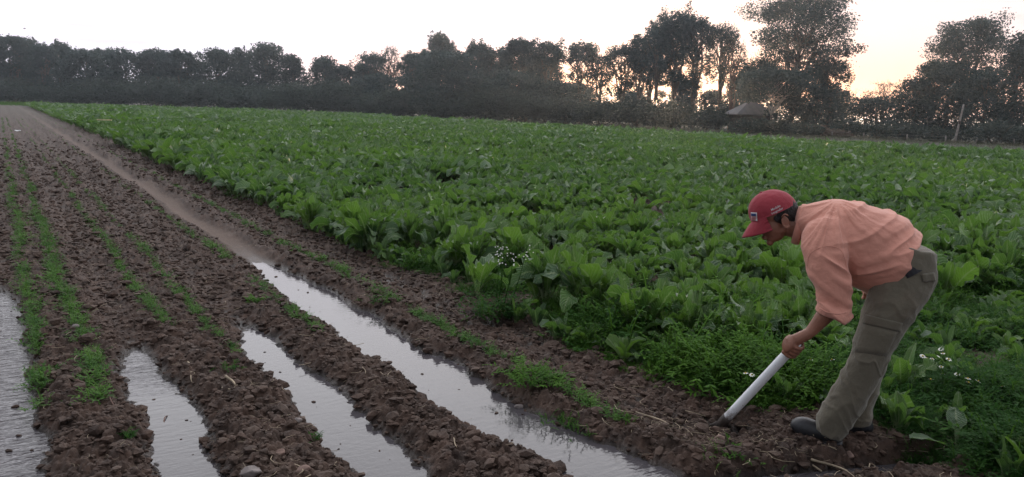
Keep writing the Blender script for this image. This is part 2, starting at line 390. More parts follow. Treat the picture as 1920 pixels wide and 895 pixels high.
# water standing in the four furrows: one flat sheet, the beds rise through it
xs = np.linspace(-2.2, 2.85, 60); ys = np.linspace(1.2, 8.3, 80); gx, gy = np.meshgrid(xs, ys, indexing='ij')
i = np.arange(59)[:, None] * 80; j = np.arange(79)[None]; Fw = np.stack([i + j, i + 80 + j, i + 81 + j, i + j + 1], -1).reshape(-1, 4)
rp = np.where(gx < .25, .9, np.where(gx < 1.0, .08 + .6 * np.exp(-((gy - 4.9) / .4) ** 2), .05)) + .5 * np.exp(-(((gx - 2.5) / .2) ** 2 + ((gy - 2.3) / .25) ** 2))
w_o = obj('water', mesh_data('water', np.column_stack([gx.ravel(), gy.ravel(), np.zeros(gx.size)]), Fw, M_water, True, attrs={'ripple': rp.ravel()}))
tag(w_o, kind='structure')
# shallow trickle round the headland
pp = np.array([[2.35, 2.12], [2.6, 2.10], [2.8, 2.035], [3.05, 1.955], [3.3, 1.875], [3.6, 1.78], [3.9, 1.68]])
vv = np.vstack([np.column_stack([pp + [0, .07], np.full(7, .004)]), np.column_stack([pp - [0, .07], np.full(7, .004)])])
q = np.arange(6); w2 = obj('water', mesh_data('trickle', vv, np.stack([q, q + 7, q + 8, q + 1], -1), M_water, True, attrs={'ripple': np.full(14, .8)})); tag(w2, kind='structure')
# ------------------------------------------------------------------ loose things on the soil
def rock_base(seed, sub=2, flat=.62):
    bm = bmesh.new(); bmesh.ops.create_icosphere(bm, subdivisions=sub, radius=1.0); r_ = np.random.default_rng(seed)
    V = np.array([v.co[:] for v in bm.verts]); Fc = np.array([[v.index for v in f.verts] for f in bm.faces]); bm.free()
    for _ in range(5):
        d = unit(r_.normal(size=3)); o = r_.uniform(.45, .8); e = V @ d - o; V = V - np.outer(np.maximum(e, 0), d) * .9
    nn = fbm(V[:, 0] * 1.7 + seed, V[:, 1] * 1.7 + V[:, 2] * 1.3, 3, seed); V = V * (.75 + .5 * nn)[:, None]
    V = V * np.array([1, r_.uniform(.6, .95), flat]); return V, Fc
ROCKS = [rock_base(k, 1, .6) for k in range(10)]
def inview(X, Y, Z=0.0, mx=220, my=120):
    d = np.stack([X, Y, np.full(X.shape, Z) - CAM_H], -1); k = d @ CF
    x = PW / 2 + F_PX * (d @ CR) / k; y = PH / 2 - F_PX * (d @ CU) / k
    return (k > .3) & (x > -mx) & (x < PW + mx) & (y > -my) & (y < PH + my)
def soil_points(n, ymax, p=1.0):
    d = rng.random(n) ** p * (ymax - 1.9) + 1.9; az = rng.uniform(-35.5, 35.5, n) * math.pi / 180 + PSI
    X = d * np.sin(az); Y = d * np.cos(az); ok = (X < 3.75) & (X > -1.5); return X[ok], Y[ok]
X, Y = soil_points(230000, 34, 1.0); q_ = rng.random(len(X)) < 1.0 - .97 * sst(9, 34, np.hypot(X, Y)); X, Y = X[q_], Y[q_]; Z = ground(X, Y); fl_ = rng.random(len(X)) < .018; ok = ((Z > .008) | (fl_ & (Y < 7.3))) & (np.abs(X - path_x(Y)) > np.where(Y > 7.6, .2, 0)) & inview(X, Y)
X, Y, Z = X[ok], Y[ok], np.maximum(Z[ok], -.002); n = len(X)
sc = np.exp(rng.normal(math.log(.0105), .55, n)) * (1 + .035 * np.hypot(X, Y)); sc = np.clip(sc, .005, .055) * np.where(Z < .008, .6, 1)
mb = stamp([(V, [Fc], np.zeros((len(V), 2))) for V, Fc in ROCKS], rng.integers(0, 10, n), np.column_stack([X, Y, Z + sc * .12]), rng.uniform(0, 6.3, n), sc, np.clip(rng.normal(.05, .28, n), 0, .7) * (Z > .035), rng.normal(0, .35, (n, 2)))
tag(mb.build('soil_clods', M_soil, None, False), 'loose brown crumbs and clods of ploughed earth', 'clods', kind='stuff')
# straw and root litter
def strand(L_, w, bend, seg=4):
    s = np.linspace(-.5, .5, seg + 1); P = np.column_stack([s * L_, bend * (s ** 2) * L_, .004 + .02 * np.abs(s)])
    return tube(P, w, w * .6, seg=4)
bases = [strand(1, .02, b_, 3) for b_ in (-.9, -.3, .4, 1.1)]
X, Y = soil_points(5200, 9, 1.0); X = np.append(X, rng.uniform(2.6, 3.9, 900)); Y = np.append(Y, rng.uniform(1.5, 2.8, 900))
Z = ground(X, Y); ok = (Z > .01) & inview(X, Y) & ((fbm(X * 1.5, Y * 1.5, 2, 9) > .47) | (rng.random(len(X)) < .25)); X, Y, Z = X[ok], Y[ok], Z[ok]; n = len(X)
mb = stamp([(V, Fl, np.zeros((len(V), 2))) for V, Fl in bases], rng.integers(0, 4, n), np.column_stack([X, Y, Z + .010]), rng.uniform(0, 6.3, n), np.clip(np.exp(rng.normal(math.log(.045), .5, n)), .015, .13), None, rng.normal(0, .2, (n, 2)))
tag(mb.build('straw_litter', M_straw), 'short bits of dry straw and root strewn over the soil', 'straw', kind='stuff')
# single stones and sticks
M_stone = simple('grey_stone', (.22, .19, .18), .9, .2, .3, 12, .5, 50); M_pink = simple('pinkish_stone', (.22, .15, .125), .9, .2, .3, 12, .5, 50)
stones = [((1482, 880), .055, M_stone, 'pale grey lump of stone on the wet mud below the boot'), ((1350, 822), .028, M_pink, 'pinkish stone in the dark hole beside the blade'),
          ((1596, 835), .028, M_pink, 'round brown stone behind the boot heel'), ((524, 845), .030, M_pink, 'flat brownish stone on the bed between the two near channels'),
          ((470, 880), .042, M_stone, 'flat grey stone at the lower edge of the near bed'), ((570, 885), .032, M_pink, 'broad tan stone beside the tip of a water channel'),
          ((795, 667), .030, M_stone, 'grey stone near the right bank of the main channel'), ((975, 731), .030, M_stone, 'grey stone beside the bushy weed on the channel bank'),
          ((140, 615), .030, M_stone, 'grey stone between the two leftmost seedling rows'), ((295, 462), .035, M_stone, 'pale stone on the ridge in the middle of the beds'),
          ((555, 792), .028, M_stone, 'small round stone on the bed beside the second channel')]
for k, ((x, y), s, m_, lab) in enumerate(stones):
    p = gnd(x, y, .1); z = float(ground(p[0], p[1], True)); V, Fc = rock_base(50 + k, 3, .6)
    tag(obj('stone', mesh_data('stone', V * s, Fc, m_, True), None, (p[0], p[1], z + s * .3)), lab, 'stone')
def stick(x0, y0, x1, y1, r_, lab, lift=.012, m_=None, arch=0.0):
    a, c = gnd(x0, y0, .09), gnd(x1, y1, .09); a[2] = float(ground(a[0], a[1])) + lift; c[2] = float(ground(c[0], c[1])) + lift
    s = np.linspace(0, 1, 9)[:, None]; pts = a + (c - a) * s; L_ = np.linalg.norm(c - a)
    pts += np.column_stack([np.sin(s[:, 0] * 5 + x0) * .03 * L_, np.cos(s[:, 0] * 4 + y0) * .03 * L_, np.sin(s[:, 0] * np.pi) * (arch + .02 * L_)])
    mid = pts[4].copy(); V, Fl = tube(pts - mid, r_ * np.linspace(1, .45, 9), seg=7)
    tag(obj('dry_stick', mesh_data('dry_stick', V, Fl, m_ or M_straw, True), None, mid), lab, 'stick')
stick(1185, 762, 1255, 795, .006, 'long thin dry stick on bare soil near the white handle'); stick(1525, 848, 1600, 858, .007, 'pale dry stem lying in front of the boot'[:60])
stick(1545, 853, 1470, 838, .005, 'dark root ending by the toe of the boot'); stick(1600, 862, 1672, 872, .005, 'thin dry stem crossing the mud below the trouser leg')
stick(352, 672, 362, 705, .006, 'forked pale stick on the bed beside the first short channel'); stick(425, 708, 440, 725, .009, 'short curved root on the bed between the channels')
stick(415, 725, 470, 745, .005, 'thin pale stick across the middle bed'); stick(180, 648, 190, 655, .005, 'short pale twig on the left bed')
stick(1255, 717, 1278, 733, .006, 'pale stub of stem at the edge of the weeds'); stick(850, 818, 856, 838, .004, 'upright pale straw piece beside the main channel')
stick(203, 735, 214, 755, .004, 'thin dark twig poking out of the first channel', .01, M_twig, .02); stick(304, 765, 318, 742, .004, 'forked dark twig standing in the first channel water', .01, M_twig, .03)

# ------------------------------------------------------------------ leafy plants
def leaf(r_, L_, Wd, P_, az, e0, curl, wave, nu=11, nv=4, fold=.25, twist=0.0):
    tot = L_ + P_; s = np.linspace(0, 1, nu + 1); sp_ = P_ / tot
    elv = e0 - curl * np.clip((s - sp_ * .4) / (1 - sp_ * .4), 0, 1) ** 1.5; ds = tot / nu
    hx = np.concatenate([[0], np.cumsum(np.cos(elv[:-1]) * ds)]); hz = np.concatenate([[0], np.cumsum(np.sin(elv[:-1]) * ds)])
    b_ = np.clip((s - sp_) / (1 - sp_), 0, 1); w = np.where(s <= sp_, .011, Wd * .5 * np.sin(np.pi * np.clip(b_, 0, 1) ** .72) ** .62 + .004); w[-1] = .006
    u = np.linspace(-1, 1, nv + 1)[None]; side = np.array([-math.sin(az), math.cos(az), 0.]); fw = np.array([math.cos(az), math.sin(az), 0.])
    tang = np.stack([np.cos(elv), np.sin(elv)], -1); nrm = np.stack([-tang[:, 1], tang[:, 0]], -1)
    ph = r_.uniform(0, 6.28); hgt = fold * np.abs(u) ** 1.3 * w[:, None] + wave * np.abs(u) * np.sin(b_[:, None] * 19 + ph + u * 1.9) * (b_[:, None] > 0)
    hgt = hgt + twist * u * w[:, None] * b_[:, None] * 2
    C_ = fw * hx[:, None] + np.array([0, 0, 1.]) * hz[:, None]; Nn = fw * nrm[:, :1] + np.array([0, 0, 1.]) * nrm[:, 1:]
    V = C_[:, None] + side * (u * w[:, None] * np.sqrt(np.clip(1 - (fold * .5) ** 2, 0, 1)))[..., None] + Nn[:, None] * hgt[..., None]
    V = V.reshape(-1, 3); uv = np.stack([np.broadcast_to((u + 1) / 2, (nu + 1, nv + 1)), np.broadcast_to(b_[:, None], (nu + 1, nv + 1))], -1).reshape(-1, 2)
    i = np.arange(nu)[:, None] * (nv + 1); j = np.arange(nv)[None]; F_ = np.stack([i + j, i + j + 1, i + nv + 2 + j, i + nv + 1 + j], -1).reshape(-1, 4)
    return V, F_, uv
def chard(seed, n=12, h=.42, droop=.5, nu=13, nv=4, wide=1.0, tb=0.0):
    r_ = np.random.default_rng(seed); mb = MB(); a0 = r_.uniform(0, 6.3)
    for k in range(n):
        q = k / max(1, n - 1); az = a0 + k * 2.4 + r_.normal(0, .25); L_ = h * r_.uniform(.55, .85) * (1.05 - .35 * q); P_ = h * r_.uniform(.25, .5) * (1 - .3 * q)
        dr = r_.random() < droop * .8 * (1.2 - q * .9)
        e0 = math.radians(r_.uniform(56, 86) + 8 * q); curl = r_.uniform(1.4, 3.1) if dr else r_.uniform(.1, .9)
        V, F_, uv = leaf(r_, L_, L_ * r_.uniform(.24, .40) * wide, P_, az, e0, curl, r_.uniform(.010, .030) * h / .42, nu, nv, r_.uniform(.1, 1.1), r_.normal(0, .5))
        V = V + np.array([math.cos(az), math.sin(az), 0]) * .012; mb.add(V, F_, uv, tb + (0 if dr else .3) + q * .15 + r_.normal(0, .12))
    return mb
CH = [chard(100 + k, int(n_), h_, d_) for k, (n_, h_, d_) in enumerate([(19, .42, .65), (21, .45, .8), (18, .38, .5), (20, .40, .85), (17, .36, .4), (22, .43, .7), (14, .30, .35), (20, .39, .9)])]
CHD = [m_.data('chard_plant', M_chard) for m_ in CH]
# plant positions: rows along +Y
dx = .40; rows = np.arange(3.30, FIELD_X1, dx); yy = np.arange(2.3, FIELD_Y1, .29)
RX, RY = np.meshgrid(rows, yy, indexing='ij'); RX = (RX + rng.normal(0, .055, RX.shape)).ravel(); RY = (RY + rng.normal(0, .10, RY.shape)).ravel()
hd = np.hypot(RX, RY)
ok = inview(RX, RY, .2, 380, 260) & (RY > 2.85 + np.clip((RX - 4.4) * .4, 0, .70) - np.clip((RX - 7) * .35, 0, 1.2) + rng.normal(0, .18, RX.shape)) & ~((RX > 22.7) & (RX < 24.0) & (RY < 16)) & ~((RX > 33.3) & (RX < 34.0) & (RY < 30) & (rng.random(RX.shape) < .8))
gap = fbm(RX * .9, RY * .9, 2, 77); ok &= ~((gap < np.where(hd < 9, .30, .25)) & (hd < 70)) & (rng.random(RX.shape) > np.where(hd < 6.5, .16, .02))
ok &= ~((RX < 3.5) & (RY < 7.5)); ok &= ~((RX < 4.9) & (RY < 6.5) & (rng.random(RX.shape) < .20)); ok &= ~((np.hypot((RX - 3.9), (RY - 5.3)) < .32) | (np.hypot(RX - 4.45, RY - 4.2) < .3) | (np.hypot(RX - 4.1, RY - 4.6) < .22))
mansp = np.hypot(RX - 3.9, RY - 2.2) > .75; ok &= mansp
thin = np.clip(26 / hd, 0, 1) ** .9; ok &= rng.random(RX.shape) < thin
RX, RY, hd = RX[ok], RY[ok], hd[ok]; RZ = ground(RX, RY, False) - .01
grow = 1 + .45 * (fbm(RX * .25, RY * .25, 3, 88) - .5) * 2
tintf = (fbm(RX * .12, RY * .3, 3, 91) - .5) * 1.1 + rng.normal(0, .24, len(RX))
o_ = np.argsort(hd + 1000 * ~inview(RX, RY, .2, 40, 60)); near, rest = o_[:286], o_[286:]
for q, k in enumerate(near):
    v = int(rng.integers(0, 8)); o = obj('chard_plant', CHD[v], None, (RX[k], RY[k], RZ[k])); s = grow[k] * rng.uniform(.8, 1.12)
    o.scale = (s, s, s * rng.uniform(.92, 1.08)); o.rotation_euler = (rng.normal(0, .06), rng.normal(0, .06), rng.uniform(0, 6.28))
    tag(o, 'leafy green chard plant in the nearest rows of the crop', 'chard plant', 'chard plants in the nearest crop rows')
LODS = [([chard(200 + k, 14, .44, .65, 7, 3, 1.0) for k in range(8)], 0, 20), ([chard(220 + k, 9, .46, .6, 5, 2, 1.15) for k in range(6)], 20, 45), ([chard(240 + k, 7, .48, .55, 4, 2, 1.4) for k in range(5)], 45, 400)]
big = MB()
for vs, a, b_ in LODS:
    m_ = rest[(hd[rest] >= a) & (hd[rest] < b_)]; n = len(m_)
    base = []
    for v in vs: base.append((np.concatenate(v.V), [np.concatenate(f) for f in v.F.values()], np.concatenate(v.U)))
    sc = grow[m_] * rng.uniform(.82, 1.12, n) * np.clip(1 + (hd[m_] - 26) / 60, 1, 1.7)
    st = stamp(base, rng.integers(0, len(vs), n), np.column_stack([RX[m_], RY[m_], RZ[m_]]), rng.uniform(0, 6.28, n), sc, tintf[m_] + .15, rng.normal(0, .08, (n, 2)))
    if a >= 45:
        for V in st.V: V[:, 2] *= 1 / 1.35
    for f in st.F.values():
        for x in f: big.F.setdefault(x.shape[1], []).append(x + big.n)
    big.V += st.V; big.U += st.U; big.A += st.A; big.n += st.n
    print('chard lod', a, n)
tag(big.build('chard_field', M_chard), 'dense field of leafy green chard stretching back to the trees', 'chard crop', kind='stuff')
# distinctive plants
def special(x, y, seed, n, h, droop, lab, tb=0.0, wide=1.0, z=.08, gy=0):
    p = gnd(x, y, z); o = chard(seed, n, h, droop, 13, 6, wide, tb).build('chard_plant', M_chard, None, True, (p[0], p[1], float(ground(p[0], p[1], False)) - .01))
    tag(o, lab, 'chard plant'); return o
special(1185, 625, 301, 9, .40, .1, 'bright yellow-green chard plant with upright leaves at the soil edge', .7, 1.1)
special(1245, 640, 302, 7, .30, .1, 'small light green chard just behind the weeds, beside the bright one', .5, 1.0)
special(1325, 640, 303, 6, .34, .0, 'chard with two broad flat upright leaves over bare soil', .5, 1.15)
special(1425, 655, 304, 9, .36, .05, 'yellowish young chard left of the hand on the handle', .85, .9)
special(1475, 650, 309, 8, .34, .0, 'yellowish young chard directly behind the forearm', .9, .9)
special(1365, 610, 305, 10, .44, .5, 'chard with a long pale stalk left of the yellowish ones', .4)
special(1690, 745, 306, 6, .30, .1, 'round-leaved dark chard just right of the trouser leg', .0, 1.2)
special(1790, 800, 307, 5, .15, .4, 'lone chard with few leaves in the weeds on the headland', .1, 1.2)
special(895, 545, 308, 8, .42, .2, 'tall chard with one bright leaf beside the white-flowered weed', .3, 1.1)
r_ = np.random.default_rng(5); mb = MB()
for az, L_, e in ((2.9, .20, .45), (-.9, .26, .22), (.6, .14, .7)):
    V, F_, uv = leaf(r_, L_, L_ * .62, .13, az, e, .45, .004, 12, 6, .15, .1); mb.add(V, F_, uv, .05)
p = gnd(1795, 850, .05); tag(mb.build('chard_plant', M_chard, None, True, (p[0], p[1], .06)), 'chard with one broad leaf lying flat on the bare mud', 'chard plant')

# weeds: finely divided mats along the field edge and over the headland
def frond(r_, L_, az, e0, w=.02, nl=7):
    V, Fq = [], []; s = np.linspace(0, 1, nl + 1); el_ = e0 - .9 * s; ds = L_ / nl
    hx = np.concatenate([[0], np.cumsum(np.cos(el_[:-1]) * ds)]); hz = np.concatenate([[0], np.cumsum(np.sin(el_[:-1]) * ds)])
    fw = np.array([math.cos(az), math.sin(az), 0]); sd_ = np.array([-math.sin(az), math.cos(az), 0]); C_ = fw * hx[:, None] + np.array([0, 0, 1.]) * hz[:, None]
    for k in range(1, nl + 1):
        for sg in (-1, 1):
            q = w * (1.3 - .8 * s[k]) * r_.uniform(.7, 1.3); dirn = sd_ * sg * .8 + fw * .55 + np.array([0, 0, r_.normal(0, .35)]); a = C_[k]; tip = a + dirn * q; wd = np.cross(dirn, [0, 0, 1]) * q * .22
            n0 = len(V); V += [a, a + dirn * q * .5 + wd, tip, a + dirn * q * .5 - wd]; Fq.append([n0, n0 + 1, n0 + 2, n0 + 3])
    for k in range(nl):
        n0 = len(V); t_ = sd_ * .0018; V += [C_[k] - t_, C_[k] + t_, C_[k + 1] + t_, C_[k + 1] - t_]; Fq.append([n0, n0 + 1, n0 + 2, n0 + 3])
    return np.array(V), np.array(Fq)
def tuft(seed, n, h, w=.02, spread=.04, e=(35, 85), nl=6, tb=0):
    r_ = np.random.default_rng(seed); mb = MB()
    for k in range(n):
        V, F_ = frond(r_, h * r_.uniform(.6, 1.15), r_.uniform(0, 6.3), math.radians(r_.uniform(*e)), w, nl); V = V + np.array([r_.normal(0, spread), r_.normal(0, spread), 0]); mb.add(V, F_, None, tb + r_.normal(0, .15))
    return mb
def basis(ms): return [(np.concatenate(v.V), [np.concatenate(f) for f in v.F.values()], np.concatenate(v.U)) for v in ms]
WT = basis([tuft(400 + k, 15, .12 + .016 * k, .030, .055) for k in range(6)])
n = 24000; X = rng.uniform(2.95, 11, n); X[:7000] = rng.uniform(3.0, 4.6, 7000); Y = rng.uniform(1.2, 30, n) ** 1.0; Y[7000:16500] = rng.uniform(1.0, 4.8, 9500)
edge = 3.22 + .25 * (fbm(Y * 1.3, Y * 0 + 2, 3, 66) - .5) + .38 * sst(3.0, 2.2, Y)
band = (X > edge - .05) & (X < edge + np.where(Y < 7.5, .85, .3) + .35 * fbm(Y * 2, X, 2, 3)) & ((Y < 7) | (rng.random(n) < .22))
head = (X > edge) & (Y < 3.5 + np.clip((X - 4.0) * .42, -.5, 1.2)) & (X < 10)
fl = (X > edge) & (fbm(X * 1.4, Y * 1.4, 3, 12) > .56) & (Y < 6.5)
ok = (band | head | fl) & inview(X, Y, .1, 330, 200) & (np.hypot(X - 3.45, Y - 2.15) > .28) & (fbm(X * 2.5, Y * 2.5, 3, 15) > .40)
X, Y = X[ok], Y[ok]; n = len(X); sc = rng.uniform(.7, 1.5, n) * (.25 + 1.6 * fbm(X * 2.2, Y * 2.2, 3, 31) ** 1.5) * np.clip(.45 + (X - edge[ok]) * 2.2, .45, 1.15)
mb = stamp(WT, rng.integers(0, 6, n), np.column_stack([X, Y, ground(X, Y, False) - .01]), rng.uniform(0, 6.3, n), sc, (fbm(X * 1.1, Y * 1.1, 3, 33) - .5) * 1.9 + rng.normal(0, .15, n))
tag(mb.build('weed_undergrowth', M_weed), 'dark green feathery weeds matting the field edge and the headland', 'weeds', kind='stuff'); print('weeds', n)
# small broad-leaved weeds mixed in
BW = basis([chard(430 + k, 8, .085, .3, 5, 2, 1.1, .3) for k in range(4)])
n = 2600; X = rng.uniform(2.9, 9, n); Y = rng.uniform(1.2, 12, n); edge = 3.15 + .4 * sst(3.0, 2.2, Y); ok = (X > edge) & inview(X, Y, .1, 330, 200) & (np.hypot(X - 3.45, Y - 2.15) > .28) & (fbm(X * 1.7, Y * 1.7, 3, 19) > .48); X, Y = X[ok], Y[ok]; n = len(X)
mb = stamp(BW, rng.integers(0, 4, n), np.column_stack([X, Y, ground(X, Y, False) - .005]), rng.uniform(0, 6.3, n), rng.uniform(.7, 2.3, n), rng.normal(.1, .35, n))
tag(mb.build('broadleaf_undergrowth', M_chard), 'small round-leaved weeds among the feathery ones', 'weeds', kind='stuff')
# seedling rows on the beds
ST = [tuft(450 + k, 20, .10, .026, .03, (30, 85), 4, .1) for k in range(6)]; STD = [s.data('seedling_tuft', M_seed) for s in ST]; STB = basis(ST)
ROWX = [(.10, 1.5, 'row of seedlings beside the leftmost channel', 4.4, 1.1), (.34, 1.4, 'second seedling row from the left edge', 4.3, 1.1), (.86, .85, 'third, patchy seedling row past the short channel', 5.5, .8),
        (1.13, .65, 'fourth, sparse seedling row on the middle bed', 4.6, .8), (1.77, .6, 'seedling row along the left bank of the main channel', 5.0, .8), (2.55, .62, 'seedling row on the ridge right of the main channel', 2.6, .95), (-.62, .9, 'seedling row left of the flooded furrow', 3, 1.)]
cand = []
for ri, (rx, dens, lab, y0, hs) in enumerate(ROWX):
    y = y0
    while y < 60:
        clump = float(vnoise(np.array([y * 1.1]), np.array([ri * 7.7]), 5)[0]); st_ = .055 + .006 * y
        if rng.random() < np.clip(dens * (.35 + 1.3 * clump), 0, 1) * (1.15 - .3 * min(1, max(0, (y - 12) / 25))) * (1 if not (ri < 2 and 5.0 < y < 5.35) else .1): cand.append((rx + rng.normal(0, .013) + .02 * math.sin(y * 1.3 + ri), y, ri, hs * rng.uniform(.45, 1.0)))
        y += st_ * rng.uniform(.7, 1.3)
cand = [c_ for c_ in cand if inview(np.array([c_[0]]), np.array([c_[1]]), .1, 200, 100)[0]]; cand.sort(key=lambda c_: c_[1] + 500 * (not inview(np.array([c_[0]]), np.array([c_[1]]), .1, 20, 30)[0])); print('seedlings', len(cand))
for (x, y, ri, s) in cand[:290]:
    z = float(ground(x, y, False)); 
    if z < .02: continue
    o = obj('seedling_tuft', STD[int(rng.integers(0, 6))], None, (x, y, z)); o.scale = (s, s, s); o.rotation_euler = (0, 0, rng.uniform(0, 6.28))
    tag(o, 'small feathery green tuft in the ' + ROWX[ri][2], 'seedling', 'seedling tufts in the ' + ROWX[ri][2])
cc = np.array([c_ for c_ in cand[290:]]); n = len(cc)
mb = stamp(STB, rng.integers(0, 6, n), np.column_stack([cc[:, 0], cc[:, 1], ground(cc[:, 0], cc[:, 1], False)]), rng.uniform(0, 6.3, n), cc[:, 3] * np.clip(1.05 - .012 * cc[:, 1], .6, 1), rng.normal(0, .2, n))
tag(mb.build('distant_seedlings', M_seed), 'far ends of the seedling rows blurring into green lines', 'seedlings', kind='stuff')
# single weeds on the soil
def weedplant(x, y, seed, n, h, w, lab, z=.1, sp_=.05):
    p = gnd(x, y, z); tag(tuft(seed, n, h, w, sp_, (25, 85), 6, .1).build('weed_clump', M_weed, None, True, (p[0], p[1], float(ground(p[0], p[1], False)))), lab, 'weed')
weedplant(1005, 705, 501, 70, .13, .03, 'bushy dark green weed on the right bank of the main channel', .12, .09)
weedplant(1072, 768, 502, 60, .07, .012, 'low grassy tuft beside the main channel near its end', .1, .08)
weedplant(585, 803, 503, 22, .04, .012, 'tiny green tuft by the edge of the second channel', .1, .02)
weedplant(240, 812, 504, 18, .05, .015, 'small green weed alone on the left bed', .1, .02)
weedplant(480, 560, 505, 26, .07, .03, 'spreading weed on the bed left of the main channel', .1, .035)
weedplant(1178, 780, 506, 16, .05, .012, 'tiny grassy weed on bare soil right of the low tuft', .1, .02)
weedplant(430, 685, 507, 14, .06, .018, 'thin greyish weed on the middle bed', .1, .04)
weedplant(1370, 860, 508, 50, .05, .012, 'dark mossy tuft on the mud below the white handle', .06, .07)
weedplant(720, 560, 509, 30, .07, .02, 'low weed on the ridge beside the channel head', .1, .06)
# tall weed with white flower spike
p = gnd(930, 590, .08); rt = empty('flowering_weed', (p[0], p[1], .07)); tag(rt, 'tall leafy weed topped by a loose spike of white flowers', 'weed')
mb = tuft(601, 70, .26, .045, .10, (50, 88), 7, -.1); mb.build('foliage', M_weed, rt)
fm, sm = MB(), MB(); r_ = np.random.default_rng(3)
for k in range(5):
    a = r_.normal(0, .035, 2); top = np.array([a[0] * 2.0, a[1] * 2.0, .50 + r_.uniform(-.05, .09)]); V, Fl = tube([[a[0], a[1], .1], (top + [a[0], a[1], .1]) / 2 + [.01, 0, 0], top], [.004, .003, .002], seg=5); sm.add(V, Fl)
    for q in range(10):
        c_ = top + np.array([r_.normal(0, .017), r_.normal(0, .017), -r_.uniform(0, .11)]); V, Fl = ellipsoid(c_, np.diag([.006, .006, .005]), 6, 4); fm.add(V, Fl)
sm.build('stem', M_weed, rt); fm.build('flower_spike', M_flower, rt)
# white daisy-like flowers over the headland weeds
def daisy():
    mb = MB()
    for k in range(9):
        a = k * 2 * math.pi / 9; c_, s_ = math.cos(a), math.sin(a); V = np.array([[c_ * .003, s_ * .003, 0], [c_ * .011 - s_ * .004, s_ * .011 + c_ * .004, .001], [c_ * .016, s_ * .016, -.002], [c_ * .011 + s_ * .004, s_ * .011 - c_ * .004, .001]]); mb.add(V, np.array([[0, 1, 2, 3]]))
    return mb.data('petals', M_flower)
DP = daisy(); M_yel = simple('flower_yellow', (.55, .40, .04), .7)
e_ = MB(); e_.add(*ellipsoid((0, 0, .002), np.diag([.005, .005, .004]), 8, 6)); DE = e_.data('flower_eye', M_yel)
e_ = MB(); e_.add(*tube([[0, 0, -.18], [.006, 0, -.08], [0, 0, 0]], .0014, seg=4)); DS = e_.data('stem', M_weed)
for (x, y) in [(1730, 668), (1738, 672), (1748, 674), (1757, 670), (1764, 655), (1768, 663), (1779, 674), (1765, 688), (1767, 702), (1795, 702), (1815, 710), (1816, 718), (1834, 715), (1745, 712), (1880, 725), (1710, 660), (1398, 700), (1410, 703), (1560, 675), (1520, 675)]:
    p = gnd(x, y, .23); f = empty('white_flower', (p[0], p[1], .23)); s = rng.uniform(.8, 1.2); f.scale = (s, s, s); f.rotation_euler = (rng.normal(0, .3), rng.normal(0, .3), rng.uniform(0, 6))
    obj('petals', DP, f); obj('flower_eye', DE, f); obj('stem', DS, f)
    tag(f, 'tiny white daisy with a yellow eye over the headland weeds', 'flower', 'white daisies in the weeds')
# litter: broken pale plank far out in the crop, white scrap, pale scrap in the weeds
M_plank = simple('pale_plank', (.62, .50, .30), .7); M_paper = simple('white_scrap', (.62, .64, .66), .6)
a = at_hd(196, 234, 40); V, Fl = box((0, 0, 0), (.64, .07, .05)); tag(obj('wood_strip', mesh_data('wood_strip', V, Fl, M_plank, False), None, (a[0], a[1], .60)), 'pale yellowish strip of wood lying on top of the far crop', 'wood strip').rotation_euler = (0, 0, -PSI + .05)
def scrap(x, y, s, z, lab):
    p = gnd(x, y, z); g_ = np.linspace(-1, 1, 6); gx_, gy_ = np.meshgrid(g_, g_, indexing='ij'); hz = (fbm(gx_ * 1.5 + x, gy_ * 1.5, 3, 8) - .3) * 1.0
    V = np.column_stack([gx_.ravel() * s, gy_.ravel() * s * .7, hz.ravel() * s]); i = np.arange(5)[:, None] * 6; j = np.arange(5)[None]
    F_ = np.stack([i + j, i + 6 + j, i + 7 + j, i + j + 1], -1).reshape(-1, 4); o = obj('plastic_scrap', mesh_data('plastic_scrap', V, F_, M_paper, True), None, (p[0], p[1], z)); so_ = o.modifiers.new('t', 'SOLIDIFY'); so_.thickness = .002; tag(o, lab, 'scrap')
scrap(33, 246, .11, .12, 'crumpled white plastic scrap on the far seedling rows'); scrap(1520, 703, .03, .14, 'pale scrap caught in the weeds right of the handle')
#---TREES---
# ------------------------------------------------------------------ trees along the far side
def leafcloud(r_, lobes, n, size, jit=.25, hole=.0, seed=0, hollow=.55):
    """n small leaf sprays spread through ellipsoidal lobes (c, r3)"""
    C_ = np.array([l[0] for l in lobes]); R_ = np.array([l[1] for l in lobes]); vol = R_[:, 0] * R_[:, 1]; k = r_.choice(len(lobes), n, p=vol / vol.sum())
    d = r_.normal(size=(n, 3)); d /= np.linalg.norm(d, axis=1, keepdims=True); q = r_.random(n) ** .45 * (1 + .6 * np.minimum(np.abs(r_.normal(0, jit, n)), .6))
    p = C_[k] + d * R_[k] * q[:, None]
    if hole > 0:
        w = np.mean(R_); m = fbm(p[:, 0] / w * 1.6 + seed, p[:, 2] / w * 1.6 + p[:, 1] / w * 1.2, 3, seed) > hole; p = p[m]; k = k[m]
    m = p[:, 2] > .15; p = p[m]; k = k[m]; n = len(p)
    a = r_.normal(size=(n, 3)); a[:, 2] *= .6; a /= np.linalg.norm(a, axis=1, keepdims=True); b_ = np.cross(a, r_.normal(size=(n, 3))); b_ /= np.linalg.norm(b_, axis=1, keepdims=True)
    s = size * np.exp(r_.normal(0, .3, n))[:, None]
    V = np.stack([p - a * s, p + b_ * s * .55, p + a * s * .9, p - b_ * s * .5], 1).reshape(-1, 3)
    F_ = np.arange(4 * n).reshape(-1, 4)
    tint = np.clip(np.repeat(r_.normal(0, .25, n) + .35 * (_hash(k, k * 0, seed) - .4), 4), -1, 1)
    return V, F_, tint
